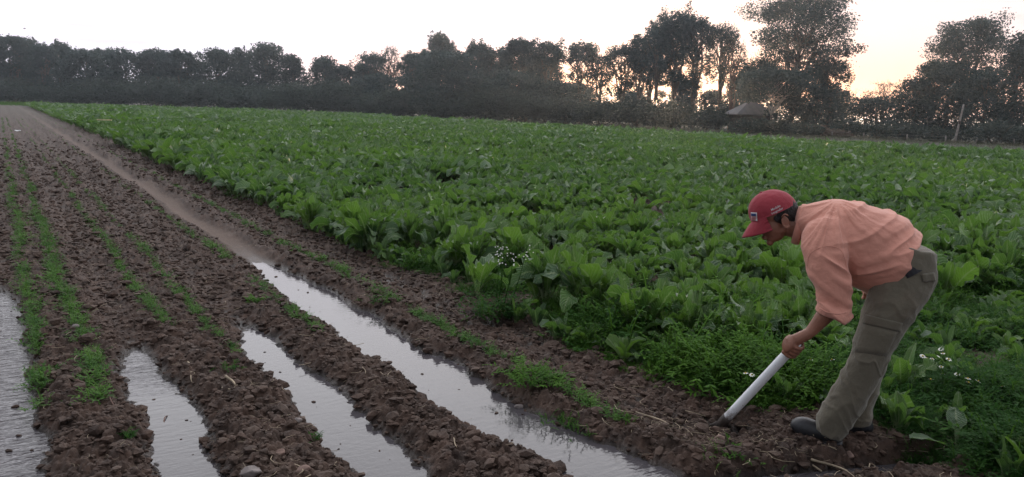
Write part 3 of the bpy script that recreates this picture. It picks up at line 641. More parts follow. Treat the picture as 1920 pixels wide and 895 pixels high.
def limb(mb, a, c, r0, r1, r_, sag=.12, seg=6):
    a, c = np.asarray(a, float), np.asarray(c, float); d = np.linalg.norm(c - a); m1 = a + (c - a) * .35 + r_.normal(0, sag * d * .35, 3) + [0, 0, sag * d * -.25]; m2 = a + (c - a) * .7 + r_.normal(0, sag * d * .3, 3)
    V, Fl = tube([a, m1, m2, c], [r0, r0 * .7 + r1 * .3, r0 * .35 + r1 * .65, r1], seg=seg, n=7); mb.add(V, Fl); return [a, m1, m2, c]
def tree(x, width, top, k, kind, label, seed, cb=None, dens=1.0, leafm=None, name=None, cat='tree', bark=None, group='trees along the far edge of the field'):
    """x, top: photo column and top row; k: distance in metres along the view; width in photo pixels"""
    r_ = np.random.default_rng(seed); hor = 176 + .037 * x; ppm = F_PX / k
    P = at_depth(x, hor, k); P[2] = 0; Hh = max(1.2, (hor - top) / ppm + CAM_H); Wd = width / ppm / 2
    rt = empty(name or ('tree' if kind != 'shrub' else 'shrub'), P, r_.uniform(0, 6)); tag(rt, label, cat, group)
    rot = rt.rotation_euler.z; tr = MB(); lobes = []; ls = .13 * k / 100 + .07
    if kind == 'shrub':
        for q in range(9):
            a = r_.uniform(0, 6.3); rad = r_.uniform(0, .62) * Wd; z = Hh * r_.uniform(.3, .72) * (1 - .25 * rad / Wd); lobes.append(((math.cos(a) * rad * 1.3, math.sin(a) * rad * .8, z), (Wd * r_.uniform(.2, .42), Wd * .36, Hh * r_.uniform(.14, .30))))
        lobes.append(((0, 0, Hh * .45), (Wd * .8, Wd * .7, Hh * .4)))
        V, F_, tt = leafcloud(r_, lobes, int(5200 * dens * np.clip(Wd * Hh / 14, .5, 3)), ls * .62, .35, .2, seed, .45)
        for q in range(7): a = r_.uniform(0, 6.3); limb(tr, (0, 0, 0), (math.cos(a) * Wd * .5, math.sin(a) * Wd * .4, Hh * .7), .06, .02, r_)
        tr.build('trunk', bark or M_bark, rt)
    elif kind == 'dense':
        base = (.08 if cb is None else cb) * Hh; nl = 17
        for q in range(nl):
            z = base + (Hh - base) * (q + .5) / nl; env = math.sin(math.pi * min(1, max(.1, ((z - base) / (Hh - base)) * .80 + .17))) ** .6; a = q * 2.4 + r_.normal(0, .4); rad = Wd * env * r_.uniform(.35, .80)
            rz = Hh * r_.uniform(.09, .14); z = min(z, Hh - rz * .9); lobes.append(((math.cos(a) * rad, math.sin(a) * rad * .8, z), (Wd * r_.uniform(.3, .46), Wd * .36, rz)))
        lobes.append(((r_.normal(0, .15) * Wd, 0, Hh * .88), (Wd * .35, Wd * .3, Hh * .12))); lobes.append(((0, 0, Hh * .5), (Wd * .7, Wd * .55, Hh * .38)))
        V, F_, tt = leafcloud(r_, lobes, int(11000 * dens * np.clip(Wd * Hh / 45, .5, 2.2)), ls * .72, .30, .24, seed, .5)
        t = tube([(0, 0, -.1), (.1, 0, Hh * .4), (0, .1, Hh * .8)], [.03 * Hh, .02 * Hh, .006 * Hh], seg=8, n=8); tr.add(*t)
        for l in lobes[::2]: limb(tr, (0, 0, max(.5, l[0][2] * .6)), l[0], .012 * Hh, .003 * Hh, r_)
        tr.build('trunk', bark or M_bark, rt)
    else:   # airy: long visible limbs carrying separate leaf clumps
        cb = .38 if cb is None else cb; nl = 15 if kind != 'bare' else 22; stems = 1 if kind == 'airy' else 3
        fk = []; 
        for q in range(4):
            a = q * 1.57 + r_.uniform(-.4, .4); sp_ = Wd * r_.uniform(.12, .34); e = (math.cos(a) * sp_, math.sin(a) * sp_, Hh * r_.uniform(.50, .68)); p0 = (0, 0, Hh * (.12 if stems > 1 else cb * .62) * r_.uniform(.8, 1.2))
            fk.append(limb(tr, p0, e, .014 * Hh, .007 * Hh, r_, .08))
        tr.add(*tube([(0, 0, -.1), (.05 * Wd, 0, Hh * cb * .5), (0, 0, Hh * .62)], [.020 * Hh, .016 * Hh, .007 * Hh], seg=8, n=8))
        for q in range(nl):
            z = Hh * (cb + (1 - cb) * ((q + .5) / nl) ** .8); t = (z / Hh - cb) / (1 - cb); env = math.sin(math.pi * min(1, t * .60 + .24)) ** .8; a = q * 2.4 + r_.normal(0, .4); rad = Wd * env * r_.uniform(.4, .86)
            rz = Hh * r_.uniform(.04, .085); c_ = (math.cos(a) * rad, math.sin(a) * rad * .85, min(z, Hh * .955 - rz)); f0 = fk[q % 4]; o0 = f0[2] if c_[2] < f0[3][2] * 1.1 else f0[3]
            limb(tr, o0, c_, .006 * Hh, .002 * Hh, r_, .1, 5); rx = Wd * r_.uniform(.20, .36); lobes.append((c_, (rx, rx, rz)))
            for w in range(3 if kind != 'bare' else 9):
                c2 = np.array(c_) + np.clip(r_.normal(0, 1, 3), -1.6, 1.4) * [rx * .8, rx * .8, rz * (1 if kind != 'bare' else 1.4)] + [0, 0, rz * .6 * (kind == 'bare')]; c2[2] = min(c2[2], Hh); limb(tr, o0 if w < 1 else c_, c2, .0022 * Hh, .0010 * Hh, r_, .15, 4)
                if kind != 'bare' and w < 2: lobes.append((tuple(c2), (rx * .45, rx * .45, rz * .8)))
        if kind == 'airy' and dens >= .6:      # rounded top of the crown
            for q in range(11):
                a = q * 2.4; f_ = math.radians(12 + 62 * ((q + .5) / 11) ** .7); c_ = (math.cos(a) * Wd * .74 * math.sin(f_), math.sin(a) * Wd * .6 * math.sin(f_), Hh * .95 - (1 - math.cos(f_)) * Hh * (1 - cb) * .5); rx = Wd * r_.uniform(.20, .28)
                limb(tr, fk[q % 4][3], c_, .005 * Hh, .002 * Hh, r_, .1, 5); lobes.append((c_, (rx, rx, Hh * r_.uniform(.045, .07))))
        if kind == 'bare': V, F_, tt = leafcloud(r_, lobes, int(500 * dens), ls * .6, .5, .3, seed, .1)
        else: V, F_, tt = leafcloud(r_, lobes, int(8500 * dens * np.clip(Wd * Hh / 45, .45, 3)), ls * .62, .40, .32, seed, .15)
        tr.build('trunk', bark or (M_bark if kind != 'bare' else M_twig), rt)
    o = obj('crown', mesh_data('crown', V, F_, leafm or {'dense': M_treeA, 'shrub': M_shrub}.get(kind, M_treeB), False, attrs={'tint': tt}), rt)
    return rt
T = [  # column, width, top, distance, kind, label, extra
 (-25, 100, 66, 150, 'dense', 'dark tree cut by the left edge of the photo', {}),
 (28, 62, 68, 152, 'airy', 'loose tree with sky holes, first left of the line', dict(cb=.25, dens=1.5)),
 (62, 56, 76, 158, 'dense', 'narrow tree between two loose ones at the far left', {}),
 (88, 50, 84, 150, 'airy', 'small-crowned loose tree with gaps, far left', dict(cb=.25, dens=1.4)),
 (117, 40, 80, 155, 'airy', 'thin tree topped by a small knob of leaves, far left', dict(cb=.3, dens=1.6)),
 (165, 100, 96, 150, 'dense', 'broad flat-topped tree in the left line', {}),
 (200, 50, 91, 158, 'airy', 'loose tree peeping over a flat-topped crown', dict(cb=.3, dens=1.2)),
 (238, 92, 96, 150, 'dense', 'full round tree left of the pair with bright holes', {}),
 (298, 68, 94, 154, 'airy', 'left tree of the pair with bright sky holes', dict(cb=.28, dens=2.2)),
 (340, 66, 96, 150, 'airy', 'right tree of the pair with bright sky holes', dict(cb=.28, dens=2.2)),
 (320, 110, 128, 162, 'dense', 'lower tree filling in behind the holed pair', {}),
 (408, 98, 95, 150, 'dense', 'domed dark tree left of the tallest crown', {}),
 (452, 50, 94, 156, 'dense', 'small crown between the dome and the tallest crown', {}),
 (500, 98, 86, 150, 'dense', 'tallest crown of the left half, flat on top', {}),
 (550, 54, 106, 152, 'dense', 'crown just left of the lamp mast', {}),
 (610, 76, 110, 150, 'dense', 'rounded crown just right of the lamp mast', {}),
 (645, 64, 124, 150, 'dense', 'low crown falling away toward the gap', {}),
 (60, 190, 125, 165, 'dense', 'wide dark tree behind the far left ones', {}),
 (680, 44, 120, 158, 'airy', 'small glowing tree at the left of the sunset gap', dict(cb=.3)),
 (697, 60, 100, 155, 'airy', 'fan-shaped loose tree against the bright gap', dict(cb=.35, dens=.7)),
 (732, 58, 86, 157, 'bare', 'sparse upswept tree with thin glowing branches', dict(dens=1.6)),
 (775, 56, 98, 152, 'airy', 'loose tree leaning on the broad dark dome', dict(cb=.3, dens=1.1)),
 (802, 42, 94, 156, 'airy', 'slim loose tree left of the umbrella crown', dict(cb=.3)),
 (822, 44, 64, 160, 'airy', 'tall thin tree with a small umbrella crown', dict(cb=.55, dens=.8)),
 (846, 26, 78, 162, 'bare', 'wispy tree beside the umbrella crown', dict(dens=1.5)),
 (720, 120, 142, 140, 'dense', 'low dense tree beneath the sunset gap', {}),
 (838, 176, 100, 134, 'dense', 'broad dark dome in the middle of the line', dict(dens=1.4)),
 (893, 58, 80, 150, 'airy', 'loose crown rising behind the right of the dome', dict(cb=.4)),
 (925, 60, 92, 150, 'airy', 'thin-leaved tree right of the dome', dict(cb=.3)),
 (972, 66, 74, 138, 'airy', 'tall tree with a dense tuft on top', dict(cb=.2, dens=1.9)),
 (1022, 66, 79, 140, 'airy', 'flat-crowned tree catching orange light', dict(cb=.3, dens=1.1)),
 (960, 150, 135, 130, 'dense', 'dark lower tree right of the middle dome', {}),
 (1086, 66, 80, 136, 'airy', 'round-topped tree left of the sunset glow', dict(cb=.42, dens=.7)),
 (1122, 52, 100, 136, 'airy', 'see-through tree inside the sunset glow', dict(cb=.3, dens=.4)),
 (1162, 72, 84, 132, 'airy', 'flat-topped tree over the brightest glow', dict(cb=.42, dens=.7)),
 (1196, 56, 68, 130, 'airy', 'stepped tree leaning on the tall eucalyptus', dict(cb=.45, dens=.75)),
 (1050, 110, 158, 128, 'dense', 'dim tree below the orange light', {}),
 (1228, 50, 44, 126, 'airy', 'left shoulder of the tall eucalyptus group', dict(cb=.45, dens=.9)),
 (1258, 84, 26, 122, 'airy', 'tall eucalyptus with a dense bluish crown', dict(cb=.40, dens=1.35)),
 (1298, 56, 34, 120, 'airy', 'tall ragged tree right of the eucalyptus', dict(cb=.32, dens=.9)),
 (1346, 58, 44, 118, 'airy', 'slim tree with a leafy plume between tall ones', dict(cb=.45, dens=.6)),
 (1368, 50, 78, 116, 'bare', 'thin bare-stemmed tree beside the giant', dict(dens=2)),
 (1412, 66, 112, 112, 'airy', 'lower loose tree hugging the giant on its left', dict(cb=.25, dens=1.2)),
 (1484, 214, -8, 108, 'airy', 'giant spreading tree rising out of the photo top', dict(cb=.30, dens=1.35)),
 (1482, 130, 58, 110, 'airy', 'second trunk filling the middle of the giant', dict(cb=.22, dens=.9)),
 (1552, 60, 112, 106, 'airy', 'lower right tree under the giant, fine twigs', dict(cb=.22, dens=1.1)),
 (1447, 118, 130, 99, 'airy', 'dark rounded tree in front of the giant, on pale trunks', dict(cb=.50, bark='pale', dens=2.6)),
 (1530, 110, 160, 104, 'dense', 'low dark tree under the right of the giant', {}),
 (1485, 110, 186, 101, 'dense', 'squat dark tree in front of the giant trunks', {}),
 (1622, 62, 168, 118, 'bare', 'small reddish bare tree left of the pair', dict(dens=.5)),
 (1652, 74, 152, 116, 'bare', 'reddish bare tree in the gap of pale sky', dict(dens=.5)),
 (1684, 50, 164, 116, 'bare', 'reddish bare tree against the dark mass', dict(dens=.8)),
 (1640, 150, 184, 108, 'dense', 'low dark tree below the reddish bare ones', {}),
 (1745, 76, 112, 100, 'airy', 'outer branch tree reaching into the pale sky', dict(cb=.3, dens=1.2)),
 (1800, 160, 38, 100, 'airy', 'big rounded tree standing above the right mass', dict(cb=.35, dens=1.2)),
 (1770, 150, 122, 96, 'dense', 'dark leafy mass below the big rounded tree', dict(dens=1.2)),
 (1712, 100, 150, 98, 'dense', 'sloping left flank of the dark right mass', {}),
 (1893, 110, 72, 92, 'dense', 'dark tree at the right edge of the photo', dict(dens=1.3)),
 (1950, 110, 84, 92, 'dense', 'dark tree cut by the right edge of the photo', {}),
 (1842, 120, 132, 90, 'dense', 'dark tree right of the leaning pole', {}),
 (-220, 120, 70, 152, 'dense', 'dark tree well beyond the left edge', {}), (-120, 120, 78, 150, 'dense', 'dark tree just beyond the left edge', {}),
 (2050, 130, 90, 90, 'dense', 'dark tree just beyond the right edge', {}), (2160, 130, 80, 90, 'dense', 'dark tree well beyond the right edge', {}),
]
for q, (x, w, tp, k, kind, lab, kw) in enumerate(T):
    kw = dict(kw); 
    if kw.get('bark') == 'pale': kw['bark'] = M_palebark
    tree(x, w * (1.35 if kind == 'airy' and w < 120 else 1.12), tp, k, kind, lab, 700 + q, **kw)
for q, (x, w, tp, k, kind, lab) in enumerate([(1080, 110, 158, 165, 'dense', 'hazy tree far back in the sunset glow'), (1180, 110, 172, 160, 'dense', 'hazy low tree behind the brightest glow'), (1275, 80, 150, 150, 'dense', 'dark tree filling in behind the tall eucalyptus'),
        (1335, 80, 172, 150, 'dense', 'hazy tree behind the bare trunks'), (1390, 90, 140, 145, 'dense', 'back tree left of the giant'), (1010, 120, 112, 165, 'dense', 'hazy tree behind the flat-crowned one'), (930, 120, 118, 160, 'dense', 'hazy tree behind the thin-leaved one'),
        (1560, 90, 170, 130, 'dense', 'back tree under the right rim of the giant'), (1215, 70, 96, 140, 'airy', 'loose tree between stepped tree and eucalyptus'), (690, 110, 140, 160, 'dense', 'hazy tree low behind the sunset gap'), (790, 100, 122, 165, 'dense', 'hazy tree behind the umbrella crown')]):
    tree(x, w, tp, k, kind, lab, 850 + q, dens=1.0)
SH = [(560, 130, 150, 140, 'dim thicket below the lamp mast'), (650, 120, 160, 138, 'thicket below the low left crown'), (470, 130, 150, 142, 'thicket below the tallest left crown'), (380, 130, 150, 143, 'thicket below the dark dome'),
      (290, 120, 150, 144, 'thicket below the holed pair'), (200, 120, 150, 145, 'thicket below the flat-topped tree'), (110, 120, 150, 146, 'thicket at the far left under the gaps'), (20, 120, 150, 147, 'thicket in the left corner of the field'),
      (745, 110, 172, 132, 'bush under the sunset gap'), (830, 110, 165, 130, 'bush under the broad dome'), (905, 110, 160, 128, 'tall bush right of the dome'), (985, 110, 165, 126, 'olive bush in the middle line'),
      (1060, 100, 172, 124, 'bush left of the pale one'), (1128, 96, 176, 120, 'pale twiggy bush lit by the haze'), (1195, 100, 186, 118, 'brownish bush under the glow'), (1262, 90, 186, 114, 'bush left of the farm shed'),
      (1325, 84, 190, 110, 'dark bush in front of the shed wall'), (1405, 90, 216, 98, 'low bush below the shed roof'), (1462, 60, 222, 96, 'bush right of the pale trunks'), (1512, 54, 228, 92, 'small round bush beside the posts'),
      (1590, 64, 224, 94, 'yellowish bush between two dark ones'), (1648, 76, 228, 90, 'dark low bush left of the leaning pole'), (1700, 70, 226, 92, 'second dark bush left of the leaning pole'), (1755, 70, 236, 88, 'low scrub at the foot of the pole'),
      (1866, 88, 220, 84, 'round willow-like bush right of the pole'), (1930, 80, 236, 84, 'bush cut by the right edge')]
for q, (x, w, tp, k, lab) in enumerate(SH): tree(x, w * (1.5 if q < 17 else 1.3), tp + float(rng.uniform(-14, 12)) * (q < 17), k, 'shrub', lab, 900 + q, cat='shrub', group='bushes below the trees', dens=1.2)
tree(1538, 46, 234, 93, 'shrub', 'heap of pale dry brush, left half, below the giant', 950, leafm=M_dry, name='brush_heap', cat='brush', group='dry brush heaps'); tree(1572, 56, 241, 93, 'shrub', 'heap of pale dry brush, right half, by the yellowish bush', 951, leafm=M_dry, name='brush_heap', cat='brush', group='dry brush heaps')

# farm shed with a hipped metal roof behind the bushes
M_roof = simple('sheet_roof', (.085, .085, .095), .5, .5, .2, 1.2); M_wallm = simple('shed_wall', (.07, .06, .055), .9)
kS = 106.0; p = at_depth(1406, 228, kS); sh = empty('farm_shed', (p[0], p[1], 0), -PSI + .15); tag(sh, 'low farm shed with a grey hipped metal roof behind bushes', 'shed')
mb = MB(); mb.add(*box((0, 0, 1.15), (5.0, 4.0, 2.3))); mb.build('wall', M_wallm, sh, False); sh.scale = (.88, .95, 1.08)
rv = np.array([[-3.4, -2.5, 2.3], [3.4, -2.5, 2.3], [3.4, 2.5, 2.3], [-3.4, 2.5, 2.3], [-.35, 0, 4.0], [.35, 0, 4.0], [-3.4, -2.5, 2.2], [3.4, -2.5, 2.2], [3.4, 2.5, 2.2], [-3.4, 2.5, 2.2]])
obj('roof', mesh_data('roof', rv, [np.array([[0, 1, 5, 4], [2, 3, 4, 5], [0, 6, 7, 1], [1, 7, 8, 2], [2, 8, 9, 3], [3, 9, 6, 0], [6, 9, 8, 7]]), np.array([[1, 2, 5], [3, 0, 4]])], M_roof, False), sh)
mb = MB(); mb.add(*box((1.2, -2.02, .95), (.9, .06, 1.9))); mb.build('door', M_bark, sh, False)
# poles and fence
def pole(x0, y0, x1, y1, k, r0, r1, name, lab, cat, m_=M_wood, grp=None):
    a = at_depth(x0, y0, k); a[2] = 0; top = at_depth(x1, y1, k); V, Fl = tube([(0, 0, -.1), tuple((top - a) * .5 + [.03, 0, 0]), tuple(top - a)], [r0, (r0 + r1) / 2, r1], seg=10, n=6)
    rt = empty(name, a); tag(rt, lab, cat, grp); mb = MB(); mb.add(V, Fl); mb.build('shaft', m_, rt); return rt, top - a
rt, tp = pole(1789, 270, 1807, 196, 84, .13, .09, 'wooden_pole', 'tall pale wooden pole leaning right before the dark trees', 'pole')
mb = MB(); mb.add(*box(tuple(np.array(tp) * .53 + [-.1, -.1, 0]), (.16, .16, .3))); mb.build('meter_box', M_wallm, rt, False)
rt, tp = pole(1453, 238, 1464, 190, 98, .07, .05, 'thin_post', 'thin leaning post right of the pale trunks', 'post')
def lamp():
    a = at_depth(577, 197, 168); a[2] = 0; top = at_depth(577, 96, 168); h_ = top[2]; rt = empty('lamp_mast', a); tag(rt, 'slim mast with a lamp head standing behind the left trees', 'mast')
    mb = MB(); mb.add(*tube([(0, 0, 0), (0, 0, h_ - .4)], [.34, .28], seg=10)); mb.build('shaft', M_bark, rt)
    mb = MB(); mb.add(*tube([(0, 0, h_ - .5), (0, 0, h_ - .25), (0, 0, h_ + .1)], [.34, .75, .55], seg=12)); mb.build('lamp_head', M_bark, rt)
lamp()
def fpost(x, yb, yt, k, lab, m_=M_wood):
    a = at_depth(x, yb, k); a[2] = 0; hgt = (yb - yt) / F_PX * k; V, Fl = tube([(0, 0, -.1), (.02, 0, hgt * .5), (0, .02, hgt)], [.09, .085, .07], seg=8); o = obj('fence_post', mesh_data('fence_post', V, Fl, m_, True), None, a); tag(o, lab, 'fence post', 'posts of the field fence'); return a
fp = [(1496, 251, 240, 92, 'fence post right of the rail'), (1619, 258, 246, 90, 'fence post beneath the bare reddish trees'), (1772, 268, 254, 84, 'whitish fence post left of the leaning pole'), (1830, 271, 258, 84, 'fence post between pole and round bush'),
      (1278, 248, 240, 105, 'small pale post at the field corner by the bushes'), (1560, 254, 243, 92, 'fence post behind the dry brush'), (1700, 263, 250, 87, 'fence post in front of the second dark bush'), (1900, 275, 262, 83, 'fence post near the right edge')]
pts = sorted([(x, fpost(x, *r__)) for x, *r__ in fp], key=lambda q_: q_[0]); mb = MB()
for (xa, a), (xb, c_) in zip(pts[:-1], pts[1:]):
    for z in (.35, .7): mb.add(*tube([a + [0, 0, z], (a + c_) / 2 + [0, 0, z - .04], c_ + [0, 0, z]], .008, seg=4))
tag(mb.build('fence_wire', M_wood), 'two thin wires strung along the field fence posts', 'wire')
a, c_ = at_depth(1455, 237, 97), at_depth(1476, 240, 97); mb = MB(); V, Fl = tube([a, (a + c_) / 2, c_], .07, seg=8); tag(obj('rail', mesh_data('rail', V - a, Fl, M_wood, True), None, a), 'short horizontal pale rail joining the thin leaning post', 'rail')
# a few tall dry grass tufts on the verge beyond the crop
X = rng.uniform(FIELD_X1 + .8, 98, 9000); Y = rng.uniform(5, 130, 9000); ok = inview(X, Y) & (X > FIELD_X1 + 1 + 6 * rng.random(9000) ** 3); X, Y = X[ok], Y[ok]; n = len(X)
GT = basis([tuft(470 + k, 12, .30, .02, .12, (45, 88), 2, 0) for k in range(4)])
mb = stamp(GT, rng.integers(0, 4, n), np.column_stack([X, Y, np.zeros(n) - .02]), rng.uniform(0, 6.3, n), rng.uniform(.5, 1.3, n) * 1.5, rng.normal(0, .3, n))
M_verge = leafmat('verge_grass', (.035, .050, .022), (.085, .088, .045), None, .8, .2, spec=.2); tag(mb.build('verge_grass', M_verge), 'dull grass and weeds on the strip beyond the crop', 'grass', kind='stuff')
X = rng.uniform(-20, 60, 5000); Y = rng.uniform(FIELD_Y1 + 1, 146, 5000); n = 5000
mb = stamp(GT, rng.integers(0, 4, n), np.column_stack([X, Y, np.zeros(n) - .02]), rng.uniform(0, 6.3, n), rng.uniform(.8, 1.5, n) * 1.6, rng.normal(.2, .3, n)); tag(mb.build('far_grass', M_weed), 'green grass strip at the far end of the beds', 'grass', kind='stuff')
# bird
p = at_depth(46, 54, 120); mb = MB(); mb.add(*tube([(-.2, 0, 0), (-.06, 0, 0), (.1, 0, .01), (.2, 0, .03)], [.01, .05, .05, .015], seg=8, n=8))
for sg in (-1, 1):
    V = np.array([[-.07, 0, .02], [.08, 0, .02], [.05, sg * .22, .12], [-.05, sg * .2, .12], [0, sg * .42, .06]]); mb.add(V, [np.array([[0, 1, 2, 3]]), np.array([[3, 2, 4]])])
tag(mb.build('bird', M_bark, None, True, tuple(p)), 'small dark bird flying high over the left trees', 'bird')
# haze over the whole place
bm = bmesh.new(); bmesh.ops.create_cube(bm, size=1.0); me = bpy.data.meshes.new('haze'); bm.to_mesh(me); bm.free()
hz = obj('haze', me); hz.scale = (8200, 8200, 29); hz.location = (0, 0, 13.2); tag(hz, kind='stuff'); hm = bpy.data.materials.new('haze'); hm.use_nodes = True; t = hm.node_tree; t.nodes.clear()
pv = N('ShaderNodeVolumePrincipled', t); pv.inputs['Density'].default_value = .00050; pv.inputs['Anisotropy'].default_value = .78; pv.inputs['Color'].default_value = (.88, .94, 1.0, 1)
L(t, pv.outputs[0], N('ShaderNodeOutputMaterial', t).inputs['Volume']); me.materials.append(hm); hm.cycles.homogeneous_volume = True if hasattr(hm.cycles, 'homogeneous_volume') else False
#---MAN---
# ------------------------------------------------------------------ the worker
from mathutils.bvhtree import BVHTree
nrm_ = ray(1575, 600); NV = unit([nrm_[0], nrm_[1], 0]); ER = np.cross(NV, [0, 0, 1.]); EZ = np.array([0, 0, 1.])
gh = float(ground(*gnd(1545, 826, .12)[:2])); ORG = gnd(1545, 826, gh)
def Q(px, py, dn=0.0):
    d = ray(px, py); t = ((ORG - C0) @ NV + dn) / (d @ NV); return C0 + d * t
def fuse(pieces, voxel, smooth=4, fac=.5):
    """one continuous surface out of overlapping closed pieces"""
    mb = MB()
    for V, Fl in pieces: mb.add(V, Fl)
    me = mb.data('tmp', [], True); bm = bmesh.new(); bm.from_mesh(me); bmesh.ops.recalc_face_normals(bm, faces=bm.faces); bm.to_mesh(me); bm.free()
    o = obj('tmp', me); rm = o.modifiers.new('r', 'REMESH'); rm.mode = 'VOXEL'; rm.voxel_size = voxel; sm_ = o.modifiers.new('s', 'SMOOTH'); sm_.factor = fac; sm_.iterations = smooth
    dg = bpy.context.evaluated_depsgraph_get(); dg.update(); r_ = bpy.data.meshes.new_from_object(o.evaluated_get(dg)); bpy.data.objects.remove(o); r_.attributes
    return r_
def vco(me):
    a = np.empty(len(me.vertices) * 3, np.float32); me.vertices.foreach_get('co', a); n_ = np.empty(len(me.vertices) * 3, np.float32); me.vertices.foreach_get('normal', n_); return a.reshape(-1, 3).astype(float), n_.reshape(-1, 3).astype(float)
def setco(me, V): me.vertices.foreach_set('co', np.asarray(V, np.float32).ravel()); me.update()
def part(name, me, m_, parent, org=ORG):
    V, _ = vco(me); setco(me, V - org); me.name = name; me.materials.clear(); me.materials.append(m_); me.polygons.foreach_set('use_smooth', np.ones(len(me.polygons), bool)); return obj(name, me, parent)
def ridge(a, b_, k=0, o=2): return np.clip(1 - np.abs(2 * fbm(a, b_, o, k) - 1) * 2.2, 0, 1) ** 1.6 + .12
man = empty('person', ORG); tag(man, 'man in a red cap and salmon shirt bending forward to dig', 'person')

def cloth(name, col, weave=420, rough=.85, blotch=.12, sheen=.25, dirt=None):
    m, t, b = mat(name); g = N('ShaderNodeTexCoord', t); P = g.outputs['Object']
    c = mix(t, noise(t, P, 7, 4), tuple(x * (1 - blotch) for x in col), tuple(min(1, x * (1 + blotch)) for x in col))
    if dirt: c = mix(t, fmath(t, 'MULTIPLY', mrange(t, noise(t, P, 4.5, 5, .6), .52, .72), .55), c, dirt)
    L(t, c, b.inputs['Base Color']); b.inputs['Roughness'].default_value = rough; b.inputs['Specular IOR Level'].default_value = .2; b.inputs['Sheen Weight'].default_value = sheen
    bp = N('ShaderNodeBump', t); bp.inputs['Strength'].default_value = .8; bp.inputs['Distance'].default_value = .008
    L(t, fmath(t, 'ADD', noise(t, P, 26, 4, .6), fmath(t, 'MULTIPLY', noise(t, P, weave, 2), .15)), bp.inputs['Height']); L(t, bp.outputs[0], b.inputs['Normal']); return m
M_shirt = cloth('salmon_cotton', (.62, .285, .215), dirt=(.47, .20, .15)); M_pants = cloth('olive_canvas', (.140, .124, .092), dirt=(.17, .13, .095)); M_cap = cloth('red_twill', (.30, .040, .055), sheen=.15, blotch=.2)
M_skin = simple('brown_skin', (.24, .105, .068), .5, .4, .12, 14, .15, 120); M_hair = simple('black_hair', (.012, .010, .010), .55, .5, .3, 90, .8, 300)
M_boot = simple('black_rubber', (.022, .022, .026), .45, .5, .4, 14, .2, 40); M_belt = simple('navy_belt', (.010, .010, .016), .5); M_white = simple('white_thread', (.70, .68, .68), .8)

# head frame
be = .34; th = math.radians(31)
HF = unit(-math.cos(th) * ER - math.sin(th) * EZ - be * NV); HU = -math.sin(th) * ER + math.cos(th) * EZ; HU = unit(HU - HF * (HU @ HF)); HN = unit(np.cross(HF, HU)); 
if HN @ NV > 0: HN = -HN
HS = 1.04; HC = Q(1450, 401, .08)
def HL(f, u, n): return HC + (HF * f + HU * (u - .015) + HN * n) * HS
def hell(c_, r3, nu=20, nv=12, rot=0.0):
    f_, u_ = HF * math.cos(rot) + HU * math.sin(rot), HU * math.cos(rot) - HF * math.sin(rot)
    return ellipsoid(HL(*c_), np.array([f_ * r3[0], u_ * r3[1], HN * r3[2]]) * HS, nu, nv)
H_ = [hell((-.008, .03, 0), (.098, .084, .077)), hell((.030, -.032, 0), (.060, .080, .060)), hell((.036, -.082, 0), (.046, .028, .044)), hell((.074, -.100, 0), (.017, .016, .020)),
      hell((.010, -.070, 0), (.045, .030, .055)), tube([HL(.082, .004, 0), HL(.098, -.018, 0), HL(.112, -.036, 0)], np.array([.008, .010, .013]) * HS, seg=8, n=6), hell((.100, -.040, .009), (.010, .007, .007), 10, 8), hell((.100, -.040, -.009), (.010, .007, .007), 10, 8),
      hell((.089, -.063, 0), (.011, .0055, .022), 12, 8), hell((.086, -.074, 0), (.011, .0060, .020), 12, 8), hell((.082, .016, .026), (.012, .009, .024), 12, 8), hell((.082, .016, -.026), (.012, .009, .024), 12, 8),
      hell((.058, -.030, .038), (.024, .022, .018), 12, 8), hell((.058, -.030, -.038), (.024, .022, .018), 12, 8)]
for sg in (1, -1):
    c0 = np.array([-.018, -.036, .077 * sg]); 
    loop = [HL(*(c0 + [.017 * math.cos(a) - .006 * math.sin(a), .031 * math.sin(a), (.006 + .010 * (math.cos(a) < .3)) * sg])) for a in np.linspace(-2.2, 2.6, 12)]
    H_.append(tube(loop, .0052, seg=7)); H_.append(hell((c0[0] - .002, c0[1], c0[2] + .001 * sg), (.015, .027, .006), 12, 8)); H_.append(hell((c0[0] + .002, c0[1] - .028, c0[2] + .003 * sg), (.007, .008, .006), 10, 6))
nb = Q(1524, 426, .10); H_.append(tube([HL(-.03, .0, 0), HL(-.03, -.055, 0), nb * .55 + HL(-.03, -.07, 0) * .45, nb, Q(1560, 440, .10)], [.058, .056, .058, .068, .08], [.052, .052, .055, .066, .09], NV, 18, 14))
# torso, arms, legs of the body itself (mostly inside the clothes)
B_ = H_ + [tube([Q(1528, 428, .10), Q(1570, 446, .10), Q(1640, 475, .10), Q(1690, 508, .10)], [.09, .12, .12, .11], [.12, .15, .14, .13], NV, 16, 12)]
def armbody(sh, el_, wr, up=.042): return [tube([sh, sh * .5 + el_ * .5, el_], [.055, .046, .040], None, NV, 14, 8), tube([el_, el_ * .7 + wr * .3, el_ * .25 + wr * .75, wr], [.040, .043, .031, .026], [.040, .040, .029, .031], NV, 14, 10)]
